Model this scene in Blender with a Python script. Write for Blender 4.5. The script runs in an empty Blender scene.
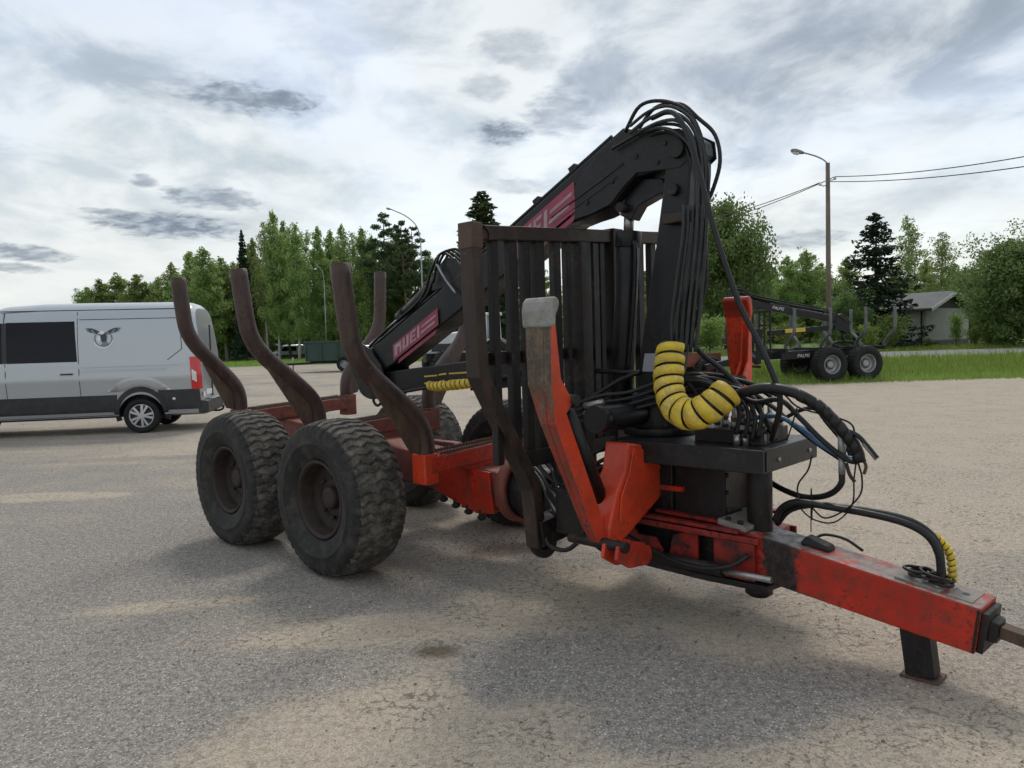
import bpy, bmesh, math, random
import numpy as np
from mathutils import Vector, Matrix
R = math.radians
random.seed(7)
sc = bpy.context.scene
COL = sc.collection

# ------------------------------------------------------------------ camera
FPX, CAM_H = 765.0, 1.65
PITCH, ROLL = math.atan(43 / FPX), R(1.7)
fw = Vector((0, math.cos(PITCH), -math.sin(PITCH)))
up0 = Vector((0, math.sin(PITCH), math.cos(PITCH)))
rt0 = Vector((1, 0, 0))
CRT = rt0 * math.cos(ROLL) - up0 * math.sin(ROLL)
CUP = rt0 * math.sin(ROLL) + up0 * math.cos(ROLL)
CFW = fw
CPOS = Vector((0, 0, CAM_H))
cam_data = bpy.data.cameras.new('camera')
cam_data.sensor_width = 36.0
cam_data.lens = 36.0 * FPX / 1024.0
cam_data.clip_end = 5000
cam_data.clip_start = 0.05
cam = bpy.data.objects.new('camera', cam_data)
COL.objects.link(cam)
cam.matrix_world = Matrix(((CRT.x, CUP.x, -CFW.x, 0), (CRT.y, CUP.y, -CFW.y, 0), (CRT.z, CUP.z, -CFW.z, CAM_H), (0, 0, 0, 1)))
sc.camera = cam

def ray(px, py):
    return CRT * ((px - 512) / FPX) + CUP * ((384 - py) / FPX) + CFW
def ground_at(px, py, z=0.0):
    d = ray(px, py)
    return CPOS + d * ((z - CAM_H) / d.z)
def at_depth(px, py, dep):
    return CPOS + ray(px, py) * dep

# ------------------------------------------------------------------ world, sun, exposure
SUN_AZ, SUN_EL = 8.0, 52.0          # degrees right of the view axis, degrees above the horizon
world = bpy.data.worlds.new('World')
sc.world = world
world.use_nodes = True
wt = world.node_tree
for n in list(wt.nodes):
    wt.nodes.remove(n)
def wn(t, **kw):
    n = wt.nodes.new(t)
    for k, v in kw.items():
        if k == 'inp':
            for a, b in v.items():
                n.inputs[a].default_value = b
        else:
            setattr(n, k, v)
    return n
def wl(a, b):
    wt.links.new(a, b)
def wmath(op, a, b=None, c=None, clamp=False):
    n = wn('ShaderNodeMath', operation=op, use_clamp=clamp)
    for i, v in enumerate((a, b, c)):
        if v is None:
            continue
        if isinstance(v, (int, float)):
            n.inputs[i].default_value = v
        else:
            wl(v, n.inputs[i])
    return n.outputs[0]
def wsmooth(x, a, b, o0=0.0, o1=1.0):
    n = wn('ShaderNodeMapRange', interpolation_type='SMOOTHSTEP')
    wl(x, n.inputs[0])
    for i, v in enumerate((a, b, o0, o1)):
        n.inputs[i + 1].default_value = v
    return n.outputs[0]
sky = wn('ShaderNodeTexSky', sky_type='NISHITA', sun_disc=False)
sky.sun_elevation = R(SUN_EL)
sky.sun_rotation = R(SUN_AZ)
sky.dust_density = 2.0
bg_sky = wn('ShaderNodeBackground', inp={'Strength': 0.10})
wl(sky.outputs[0], bg_sky.inputs['Color'])
tc = wn('ShaderNodeTexCoord')
sep = wn('ShaderNodeSeparateXYZ')
wl(tc.outputs['Generated'], sep.inputs[0])
dz = wmath('MAXIMUM', sep.outputs[2], 0.0)
den = wmath('ADD', dz, 0.22)
cu, cv = wmath('DIVIDE', sep.outputs[0], den), wmath('DIVIDE', sep.outputs[1], den)
cp = wn('ShaderNodeCombineXYZ')
wl(cu, cp.inputs[0]); wl(cv, cp.inputs[1])
def wnoise(scale, detail=5, rough=.55, off=(0, 0, 0), stretch=(1, 1, 1), dist=0.0):
    mp = wn('ShaderNodeMapping')
    wl(cp.outputs[0], mp.inputs[0])
    mp.inputs['Location'].default_value = off
    mp.inputs['Scale'].default_value = stretch
    n = wn('ShaderNodeTexNoise', inp={'Scale': scale, 'Detail': detail, 'Roughness': rough, 'Distortion': dist})
    wl(mp.outputs[0], n.inputs['Vector'])
    return n.outputs['Fac']
veil = wsmooth(wnoise(.9, 6, .6, (3.1, 1.7, 0), (1, .7, 1), .4), .30, .62, .55, .96)
soft = wsmooth(wnoise(1.1, 6, .6, (9.3, 4.2, 0), (.8, 1.0, 1), .5), .50, .74)
fine = wnoise(3.4, 8, .58, (1.3, 8.8, 0), (1, .8, 1), .3)
puff = wsmooth(wnoise(1.5, 7, .58, (5.0, 2.0, 0), (.75, 1.5, 1), .2), .61, .70)
# small grey cumulus the photograph shows, as directions on the dome with ragged edges
edge = wnoise(19.0, 6, .60, (2, 2, 0), (.9, 1.1, 1), .3)
edge2 = wnoise(6.0, 4, .55, (6, 1, 0))
rag = wmath('ADD', wmath('MULTIPLY', wmath('SUBTRACT', edge, .5), 2.8), wmath('MULTIPLY', wmath('SUBTRACT', edge2, .5), 1.2))
front = wmath('GREATER_THAN', sep.outputs[1], 0.0)
def blobs(lst, noise, lo, hi):
    out = None
    for bx, by, rx, ry, amt in lst:
        c = ray(bx, by).normalized()
        ex = (ray(bx + rx, by).normalized() - c)
        ey = (ray(bx, by - ry).normalized() - c)
        def dot(v, k):
            n = wn('ShaderNodeVectorMath', operation='DOT_PRODUCT')
            wl(tc.outputs['Generated'], n.inputs[0])
            n.inputs[1].default_value = v / v.length_squared
            return wmath('SUBTRACT', n.outputs['Value'], k)
        a = dot(ex, c.dot(ex) / ex.length_squared)
        b = dot(ey, c.dot(ey) / ey.length_squared)
        d2 = wmath('ADD', wmath('MULTIPLY', a, a), wmath('MULTIPLY', b, b))
        m = wsmooth(wmath('ADD', d2, noise), lo, hi, 0, amt)
        out = m if out is None else wmath('MAXIMUM', out, m)
    return wmath('MULTIPLY', out, front)
blob = blobs([(255, 98, 66, 18, .95), (210, 198, 46, 11, .9), (172, 225, 66, 13, 1.0), (118, 213, 34, 4, .8), (145, 181, 13, 6, .8),
              (500, 132, 30, 12, 1.0), (512, 46, 38, 16, .55), (538, 62, 20, 12, .45), (562, 112, 34, 24, .75), (575, 74, 20, 10, .45), (488, 86, 24, 14, .5), (522, 186, 38, 7, .5),
              (25, 253, 44, 8, .9), (18, 268, 30, 5, .7), (805, 240, 40, 9, .7), (745, 158, 30, 12, .5)], rag, 1.75, .05)
haze_rag = wmath('MULTIPLY', wmath('SUBTRACT', fine, .5), 3.0)
sheet_grey = blobs([(830, 40, 300, 100, .8), (960, 195, 190, 22, .7), (770, 130, 100, 40, .5), (230, 80, 160, 40, .4), (930, 120, 140, 30, .5)], haze_rag, 1.6, -.2)
grey = wmath('MAXIMUM', wmath('MULTIPLY', puff, .35), blob)
soft = wmath('MAXIMUM', wmath('MULTIPLY', soft, .5), sheet_grey)
def wmix(f, a, b):
    n = wn('ShaderNodeMix', data_type='RGBA')
    for s_, v in ((n.inputs[0], f), (n.inputs[6], a), (n.inputs[7], b)):
        if isinstance(v, tuple):
            s_.default_value = v + (1,)
        elif isinstance(v, (int, float)):
            s_.default_value = v
        else:
            wl(v, s_)
    return n.outputs[2]
cloud = wmix(wsmooth(fine, .34, .58), (.335, .385, .42), (.54, .565, .57))
high = wsmooth(sep.outputs[2], .18, .55)
cloud = wmix(wmath('MULTIPLY', high, .45), cloud, wmix(wsmooth(fine, .36, .60), (.26, .31, .36), (.46, .495, .515)))
cloud = wmix(soft, cloud, wmix(wsmooth(fine, .38, .62), (.165, .20, .245), (.34, .375, .41)))
low = wsmooth(sep.outputs[2], .02, .30, 1, 0)
cloud = wmix(wmath('MULTIPLY', low, .7), cloud, (.56, .57, .55))
cloud = wmix(wmath('MULTIPLY', grey, .95), cloud, wmix(wsmooth(edge, .3, .7), (.115, .145, .185), (.235, .275, .32)))
bg_cl = wn('ShaderNodeBackground', inp={'Strength': 1.0})
wl(cloud, bg_cl.inputs['Color'])
mx = wn('ShaderNodeMixShader')
wl(wmath('MAXIMUM', veil, grey), mx.inputs[0]); wl(bg_sky.outputs[0], mx.inputs[1]); wl(bg_cl.outputs[0], mx.inputs[2])
wo = wn('ShaderNodeOutputWorld')
wl(mx.outputs[0], wo.inputs[0])

sun_data = bpy.data.lights.new('sun', 'SUN')
sun_data.energy = .8
sun_data.angle = R(13)
sun_data.color = (1.0, .95, .86)
sun = bpy.data.objects.new('sun', sun_data)
COL.objects.link(sun)
sd = Vector((math.sin(R(SUN_AZ)) * math.cos(R(SUN_EL)), math.cos(R(SUN_AZ)) * math.cos(R(SUN_EL)), math.sin(R(SUN_EL))))
sun.rotation_euler = sd.to_track_quat('Z', 'Y').to_euler()
sun.location = sd * 60
vs = sc.view_settings
vs.view_transform = 'Standard'; vs.look = 'None'; vs.exposure = 0.7; vs.gamma = 1.0
vs.use_curve_mapping = False
sc.cycles.max_bounces = 5
sc.cycles.transparent_max_bounces = 8
sc.cycles.use_denoising = True
sc.cycles.adaptive_threshold = .03
world.cycles.sampling_method = 'MANUAL'
world.cycles.sample_map_resolution = 256

# ------------------------------------------------------------------ materials
def new_mat(name):
    m = bpy.data.materials.new(name)
    m.use_nodes = True
    nt = m.node_tree
    return m, nt, nt.nodes['Principled BSDF']
class NT:
    def __init__(s, nt): s.nt = nt
    def n(s, t, inp=None, **kw):
        n = s.nt.nodes.new(t)
        for k, v in kw.items(): setattr(n, k, v)
        for a, b in (inp or {}).items():
            if hasattr(b, 'is_linked'): s.nt.links.new(b, n.inputs[a])
            else: n.inputs[a].default_value = b
        return n
    def l(s, a, b): s.nt.links.new(a, b)
    def mix(s, f, a, b):
        n = s.n('ShaderNodeMix', data_type='RGBA')
        for i, v in ((0, f), (6, a), (7, b)):
            if isinstance(v, tuple): n.inputs[i].default_value = tuple(v) + (1,)
            elif isinstance(v, (int, float)): n.inputs[i].default_value = v
            else: s.l(v, n.inputs[i])
        return n.outputs[2]
    def noise(s, vec, scale, detail=4, rough=.55, dist=0.0):
        n = s.n('ShaderNodeTexNoise', {'Scale': scale, 'Detail': detail, 'Roughness': rough, 'Distortion': dist})
        s.l(vec, n.inputs['Vector'])
        return n.outputs['Fac']
    def ss(s, x, a, b, o0=0.0, o1=1.0):
        n = s.n('ShaderNodeMapRange', interpolation_type='SMOOTHSTEP')
        s.l(x, n.inputs[0])
        for i, v in enumerate((a, b, o0, o1)): n.inputs[i + 1].default_value = v
        return n.outputs[0]
    def m(s, op, a, b=None, clamp=False):
        n = s.n('ShaderNodeMath', operation=op, use_clamp=clamp)
        for i, v in enumerate((a, b)):
            if v is None: continue
            if isinstance(v, (int, float)): n.inputs[i].default_value = v
            else: s.l(v, n.inputs[i])
        return n.outputs[0]
    def scale(s, vec, sc_, off=(0, 0, 0)):
        n = s.n('ShaderNodeMapping')
        s.l(vec, n.inputs[0]); n.inputs['Scale'].default_value = sc_; n.inputs['Location'].default_value = off
        return n.outputs[0]

def paint(name, base, dirt=(.16, .13, .10), dirt_amt=.35, chip=None, chip_amt=.5, rough=(.35, .6), metal=0.0, scale=5.0, bump=.12, streak=False, coat=0.0, var=.25, spec=.5, edge=None):
    """worn coating: base colour, patches of dirt, chipped spots, uneven gloss"""
    m, nt, b = new_mat(name)
    k = NT(nt)
    v = k.n('ShaderNodeTexCoord').outputs['Object']
    n1 = k.noise(v, scale * .5, 5, .6, .3)
    n2 = k.noise(k.scale(v, (1, 1, .3) if streak else (1, 1, 1)), scale * 2.3, 6, .65)
    n3 = k.noise(v, scale * 6, 5, .7)
    n4 = k.noise(v, scale * 30, 3, .6)
    c = k.mix(k.ss(n1, .3, .7), tuple(x * (1 - var) for x in base), tuple(min(1, x * (1 + var * .6)) for x in base))
    dm = k.m('MULTIPLY', k.ss(n2, .42, .68), dirt_amt)
    c = k.mix(dm, c, dirt)
    if chip:
        cm = k.m('MULTIPLY', k.ss(k.m('ADD', k.m('MULTIPLY', n3, .62), k.m('MULTIPLY', n1, .38)), .55, .60), chip_amt)
        c = k.mix(cm, c, chip)
        n5 = k.noise(k.scale(v, (1.0, 7.0, 2.2), (3, 1, 2)), scale * 5, 4, .6, .3)
        n6 = k.noise(k.scale(v, (6.0, 1.2, 1.0), (1, 5, 4)), scale * 5, 4, .6, .3)
        sm_ = k.m('MULTIPLY', k.m('MAXIMUM', k.ss(n5, .66, .70), k.ss(n6, .67, .71)), chip_amt * .8)
        c = k.mix(sm_, c, tuple(min(1, x * 1.8 + .02) for x in dirt))
    c = k.mix(k.ss(n4, .35, .75, 0, .25), c, dirt)
    if edge:
        pt = k.n('ShaderNodeNewGeometry').outputs['Pointiness']
        c = k.mix(k.m('MULTIPLY', k.ss(pt, .53, .62), k.ss(n3, .38, .58)), c, edge)
    k.l(c, b.inputs['Base Color'])
    k.l(k.ss(n2, .3, .75, rough[0], rough[1]), b.inputs['Roughness'])
    b.inputs['Metallic'].default_value = metal
    b.inputs['Coat Weight'].default_value = coat
    b.inputs['Specular IOR Level'].default_value = spec
    bp = k.n('ShaderNodeBump', {'Strength': bump, 'Distance': .01})
    k.l(k.m('ADD', n3, k.m('MULTIPLY', n4, .5)), bp.inputs['Height'])
    k.l(bp.outputs[0], b.inputs['Normal'])
    return m
def plain(name, col, rough=.5, metal=0.0, **kw):
    m, nt, b = new_mat(name)
    b.inputs['Base Color'].default_value = tuple(col) + (1,)
    b.inputs['Roughness'].default_value = rough
    b.inputs['Metallic'].default_value = metal
    for a, v in kw.items():
        b.inputs[a].default_value = v
    return m
MAT = {}
MAT['red'] = paint('red_paint', (.55, .034, .013), (.085, .040, .026), .6, (.030, .024, .022), .7, (.34, .62), scale=5, coat=.05, spec=.4)
MAT['red_grimy'] = paint('grimy_red_paint', (.30, .020, .014), (.022, .018, .017), .95, (.015, .013, .013), .9, (.35, .65), scale=5, spec=.4)
MAT['red_bright'] = paint('bright_red_paint', (.70, .058, .018), (.22, .05, .03), .35, (.07, .04, .03), .45, (.3, .5), scale=4, coat=.1, spec=.4)
MAT['red_old'] = paint('faded_red_brown_paint', (.24, .050, .032), (.085, .055, .040), .75, (.05, .035, .03), .8, (.5, .8), scale=5)
MAT['red_worn'] = paint('scraped_red_steel', (.27, .045, .030), (.085, .060, .045), 1.0, (.17, .13, .09), .85, (.4, .7), scale=4.5, streak=True, var=.4)
MAT['rust'] = paint('rusty_brown_steel', (.085, .050, .038), (.15, .095, .065), .7, (.04, .026, .022), .7, (.5, .8), scale=6, metal=.25, streak=True)
MAT['stake'] = paint('dark_brown_stake_steel', (.060, .036, .032), (.115, .075, .060), .6, (.028, .019, .019), .65, (.38, .62), scale=5, metal=.35, streak=True)
MAT['black'] = paint('black_crane_paint', (.0055, .0055, .008), (.022, .019, .018), .4, (.05, .032, .024), .22, (.32, .6), scale=4, coat=.05, spec=.35)
MAT['black_worn'] = paint('worn_black_gate_paint', (.010, .009, .010), (.045, .032, .026), .5, (.07, .045, .032), .45, (.4, .7), scale=5, streak=True, spec=.35)
MAT['gate'] = paint('gate_brown_steel', (.030, .023, .022), (.10, .060, .042), .6, (.012, .011, .011), .6, (.42, .7), scale=5, metal=.2, streak=True, spec=.4)
MAT['table'] = paint('scuffed_black_sheet', (.010, .010, .012), (.05, .046, .042), .35, (.07, .06, .055), .3, (.36, .55), scale=4, coat=.05, spec=.4)
MAT['dirty_plate'] = paint('dusty_grey_plate', (.19, .18, .165), (.30, .27, .23), .7, (.40, .05, .03), .6, (.5, .8), scale=7)
MAT['steel'] = paint('bare_steel', (.42, .41, .40), (.20, .17, .14), .5, (.1, .08, .07), .4, (.3, .55), metal=.8, scale=6)
MAT['chrome'] = plain('chrome_rod', (.75, .75, .76), .12, 1.0)
MAT['galv'] = paint('galvanised_steel', (.34, .35, .36), (.25, .25, .25), .4, None, 0, (.38, .6), metal=.6, scale=6)
MAT['pad'] = paint('grey_worn_foot_pad', (.36, .355, .34), (.20, .17, .13), .6, (.12, .10, .09), .6, (.5, .75), scale=7, metal=.2)
MAT['rubber'] = paint('old_tyre_rubber', (.014, .014, .015), (.085, .076, .066), .6, None, 0, (.62, .9), scale=4, bump=.2, spec=.3)
MAT['tread'] = paint('dusty_tread_rubber', (.040, .037, .034), (.20, .178, .15), .85, None, 0, (.7, .92), scale=5, bump=.25, spec=.3)
MAT['rubber_far'] = paint('black_tyre_rubber', (.010, .010, .011), (.035, .032, .030), .5, None, 0, (.6, .85), scale=4, spec=.3)
MAT['rim'] = paint('rusty_rim', (.034, .023, .020), (.062, .045, .037), .6, (.016, .012, .012), .7, (.5, .8), scale=8, metal=.15, spec=.35)
MAT['hose'] = paint('black_hose', (.007, .007, .008), (.032, .030, .028), .4, None, 0, (.36, .58), scale=8, bump=.1, spec=.4)
MAT['hose_grey'] = paint('grey_hose', (.026, .028, .032), (.07, .068, .066), .5, None, 0, (.35, .6), scale=8, spec=.4)
MAT['yellow'] = paint('yellow_spiral_wrap', (.74, .52, .030), (.36, .26, .12), .5, (.30, .28, .25), .5, (.38, .6), scale=9, bump=.1, spec=.4)
MAT['blue'] = paint('blue_hose', (.05, .13, .26), (.10, .12, .15), .5, None, 0, (.4, .6), scale=8)
MAT['decal'] = paint('magenta_red_decal', (.33, .028, .075), (.18, .07, .09), .5, None, 0, (.35, .5), scale=6, bump=0)
MAT['decal_white'] = paint('white_decal_print', (.42, .30, .34), (.34, .14, .19), .6, None, 0, (.4, .5), scale=8, bump=0)
MAT['white'] = plain('white_print', (.7, .7, .68), .5)
MAT['label'] = plain('pale_label', (.30, .30, .34), .5)

def drawbar_paint():
    m = paint('drawbar_paint', (.54, .030, .012), (.085, .040, .030), .55, (.032, .022, .02), .55, (.34, .6), scale=6, coat=.05, spec=.4)
    nt = m.node_tree; k = NT(nt); b = nt.nodes['Principled BSDF']
    src = b.inputs['Base Color'].links[0].from_socket
    v = k.n('ShaderNodeTexCoord').outputs['Object']
    sx = k.n('ShaderNodeSeparateXYZ'); k.l(v, sx.inputs[0])
    n = k.noise(v, 9, 5, .65)
    n2 = k.noise(v, 22, 5, .7)
    edge = k.m('ADD', sx.outputs[0], k.m('MULTIPLY', k.m('SUBTRACT', n, .5), .35))
    c = k.mix(k.m('MULTIPLY', k.ss(edge, 3.86, 3.80), k.ss(edge, 3.58, 3.64)), src, k.mix(k.ss(n2, .4, .65), (.012, .011, .011), (.05, .03, .026)))
    nz = k.n('ShaderNodeSeparateXYZ'); k.l(k.n('ShaderNodeNewGeometry').outputs['Normal'], nz.inputs[0])
    top = k.m('MULTIPLY', k.ss(nz.outputs[2], .7, .9), k.ss(k.m('ADD', n, k.m('MULTIPLY', n2, .5)), .62, .80, 0, .9))
    c = k.mix(top, c, k.mix(k.ss(n2, .35, .7), (.15, .135, .12), (.29, .26, .225)))
    k.l(c, b.inputs['Base Color'])
    return m
MAT['drawbar'] = drawbar_paint()

def leg_wear():
    m = paint('scraped_leg_steel', (.36, .040, .024), (.10, .060, .042), .9, (.05, .038, .03), .8, (.4, .7), scale=5, streak=True, var=.35, spec=.4)
    nt = m.node_tree; k = NT(nt); b = nt.nodes['Principled BSDF']
    src = b.inputs['Base Color'].links[0].from_socket
    v = k.n('ShaderNodeTexCoord').outputs['Object']
    sx = k.n('ShaderNodeSeparateXYZ'); k.l(v, sx.inputs[0])
    n, n2 = k.noise(k.scale(v, (1, 1, .35)), 8, 6, .7), k.noise(v, 40, 5, .7)
    h = k.m('ADD', sx.outputs[2], k.m('MULTIPLY', k.m('SUBTRACT', n, .5), 1.1))
    brown = k.mix(k.ss(k.m('ADD', k.m('MULTIPLY', n, .65), k.m('MULTIPLY', n2, .35)), .38, .64), (.060, .044, .034), (.19, .135, .085))
    c = k.mix(k.ss(h, 1.15, 1.40), src, brown)
    k.l(c, b.inputs['Base Color'])
    return m
MAT['leg_worn'] = leg_wear()
MAT['dark_galv'] = paint('dull_dark_galvanised', (.15, .155, .16), (.10, .10, .10), .4, None, 0, (.45, .65), metal=.4, scale=6)

# ------------------------------------------------------------------ mesh helpers
V = Vector
class MB:
    def __init__(s):
        s.v, s.f, s.sm, s.mi = [], [], [], []
    def add(s, vs, fs, smooth=False, mi=0):
        o = len(s.v)
        s.v += [tuple(p) for p in vs]
        for i, f in enumerate(fs):
            s.f.append([a + o for a in f])
            s.sm.append(smooth[i] if isinstance(smooth, list) else smooth)
            s.mi.append(mi)
        return s
    def hexa(s, c, mi=0):
        return s.add(c, [(3, 2, 1, 0), (4, 5, 6, 7), (0, 1, 5, 4), (1, 2, 6, 5), (2, 3, 7, 6), (3, 0, 4, 7)], False, mi)
    def box(s, lo, hi, mi=0):
        (a, b, c), (d, e, f) = lo, hi
        return s.hexa([(a, b, c), (d, b, c), (d, e, c), (a, e, c), (a, b, f), (d, b, f), (d, e, f), (a, e, f)], mi)
    def beam(s, p, q, w, h, up=(0, 0, 1), w2=None, h2=None, mi=0):
        p, q, up = V(p), V(q), V(up)
        d = (q - p).normalized()
        x = d.cross(up).normalized()
        y = x.cross(d).normalized()
        w2 = w if w2 is None else w2
        h2 = h if h2 is None else h2
        c = []
        for o, ww, hh in ((p, w, h), (q, w2, h2)):
            c += [o - x * ww / 2 - y * hh / 2, o + x * ww / 2 - y * hh / 2, o + x * ww / 2 + y * hh / 2, o - x * ww / 2 + y * hh / 2]
        return s.hexa(c, mi)
    def poly(s, pts, vec, mi=0):
        """polygon extruded by a vector"""
        n = len(pts)
        vec = V(vec)
        pts = [V(p) for p in pts]
        nrm = V((0, 0, 0))
        for i in range(n):
            nrm += pts[i].cross(pts[(i + 1) % n])
        if nrm.dot(vec) > 0:
            pts = pts[::-1]
        vs_ = pts + [p + vec for p in pts]
        fs = [tuple(range(n)), tuple(range(2 * n - 1, n - 1, -1))] + [((i + 1) % n, i, i + n, (i + 1) % n + n) for i in range(n)]
        return s.add(vs_, fs, False, mi)
    def tube(s, pts, r, n=10, caps=True, mi=0):
        pts = [V(p) for p in pts]
        m = len(pts)
        rs = r if isinstance(r, (list, tuple)) else [r] * m
        t0 = (pts[1] - pts[0]).normalized()
        a = V((0, 0, 1)) if abs(t0.z) < .9 else V((1, 0, 0))
        x = t0.cross(a).normalized()
        vs_, fs = [], []
        for i in range(m):
            if i == 0: t = t0
            elif i == m - 1: t = (pts[i] - pts[i - 1]).normalized()
            else: t = ((pts[i + 1] - pts[i]).normalized() + (pts[i] - pts[i - 1]).normalized()).normalized()
            x = (x - t * x.dot(t)).normalized()
            y = t.cross(x)
            for j in range(n):
                an = 2 * math.pi * j / n
                vs_.append(pts[i] + (x * math.cos(an) + y * math.sin(an)) * rs[i])
        for i in range(m - 1):
            for j in range(n):
                fs.append((i * n + j, i * n + (j + 1) % n, (i + 1) * n + (j + 1) % n, (i + 1) * n + j))
        sm = [True] * len(fs)
        if caps:
            fs.append(tuple(range(n - 1, -1, -1))); fs.append(tuple(range((m - 1) * n, m * n))); sm += [False, False]
        return s.add(vs_, fs, sm, mi)
    def cyl(s, p, q, r, n=20, r2=None, mi=0):
        return s.tube([p, q], [r, r if r2 is None else r2], n, True, mi)
    def lathe(s, prof, c, axis, n=32, mi=0, smooth=True):
        """profile of (radius, offset along axis) pairs spun round axis through c"""
        c, ax = V(c), V(axis).normalized()
        a = V((0, 0, 1)) if abs(ax.z) < .9 else V((1, 0, 0))
        x = ax.cross(a).normalized(); y = ax.cross(x)
        vs_, fs = [], []
        m = len(prof)
        for j in range(n):
            an = 2 * math.pi * j / n
            d = x * math.cos(an) + y * math.sin(an)
            for r_, o in prof:
                vs_.append(c + ax * o + d * r_)
        for j in range(n):
            k = (j + 1) % n
            for i in range(m - 1):
                fs.append((j * m + i, j * m + i + 1, k * m + i + 1, k * m + i))
        return s.add(vs_, fs, smooth, mi)
    def mesh(s, name, mats):
        me = bpy.data.meshes.new(name)
        me.from_pydata(s.v, [], s.f)
        me.polygons.foreach_set('use_smooth', s.sm)
        me.polygons.foreach_set('material_index', s.mi)
        for m in (mats if isinstance(mats, (list, tuple)) else [mats]):
            me.materials.append(m)
        me.update()
        return me
    def build(s, name, mat, parent=None, bevel=0.0, fix=True):
        me = s.mesh(name, mat)
        if fix:
            bm = bmesh.new(); bm.from_mesh(me)
            bmesh.ops.recalc_face_normals(bm, faces=bm.faces)
            bm.to_mesh(me); bm.free()
        return link(name, me, parent, bevel)
def link(name, me, parent=None, bevel=0.0):
    o = bpy.data.objects.new(name, me)
    COL.objects.link(o)
    if parent is not None:
        o.parent = parent
    if bevel:
        b = o.modifiers.new('bevel', 'BEVEL')
        b.width = bevel; b.segments = 2; b.limit_method = 'ANGLE'; b.angle_limit = R(38)
    return o
def thing(name, label, cat, loc=(0, 0, 0), rz=0.0, group=None):
    o = bpy.data.objects.new(name, None)
    o.empty_display_size = .2
    COL.objects.link(o)
    o.location = loc; o.rotation_euler = (0, 0, rz)
    return tag(o, label, cat, group)
def tag(o, label, cat, group=None):
    o['label'] = label; o['category'] = cat
    if group: o['group'] = group
    return o
def struct(o, kind='structure'):
    o['kind'] = kind
    return o
def copy_tree(o, parent=None):
    c = o.copy(); COL.objects.link(c)
    c.parent = parent
    for ch in list(o.children):
        copy_tree(ch, c)
    return c
def smooth_path(pts, sub=6):
    pts = [V(p) for p in pts]
    P = [pts[0] * 2 - pts[1]] + pts + [pts[-1] * 2 - pts[-2]]
    out = []
    for i in range(1, len(P) - 2):
        a, b, c, d = P[i - 1:i + 3]
        for j in range(sub):
            t = j / sub
            out.append(.5 * ((2 * b) + (c - a) * t + (2 * a - 5 * b + 4 * c - d) * t * t + (3 * b - a - 3 * c + d) * t ** 3))
    out.append(pts[-1])
    return out
def hose(name, pts, r, mat, parent, n=8, sub=6):
    return MB().tube(smooth_path(pts, sub), r, n).build(name, mat, parent, fix=False)
def text_mesh(name, body, size, mat, parent, M4, shear=0.0, thick=.001):
    cu_ = bpy.data.curves.new(name, 'FONT')
    cu_.body = body; cu_.size = size; cu_.shear = shear; cu_.extrude = thick
    cu_.align_x = 'CENTER'; cu_.align_y = 'CENTER'; cu_.resolution_u = 2
    ob = bpy.data.objects.new(name, cu_)
    COL.objects.link(ob)
    dg = bpy.context.evaluated_depsgraph_get()
    me = bpy.data.meshes.new_from_object(ob.evaluated_get(dg))
    bpy.data.objects.remove(ob)
    me.transform(M4); me.materials.append(mat)
    return link(name, me, parent)

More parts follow.
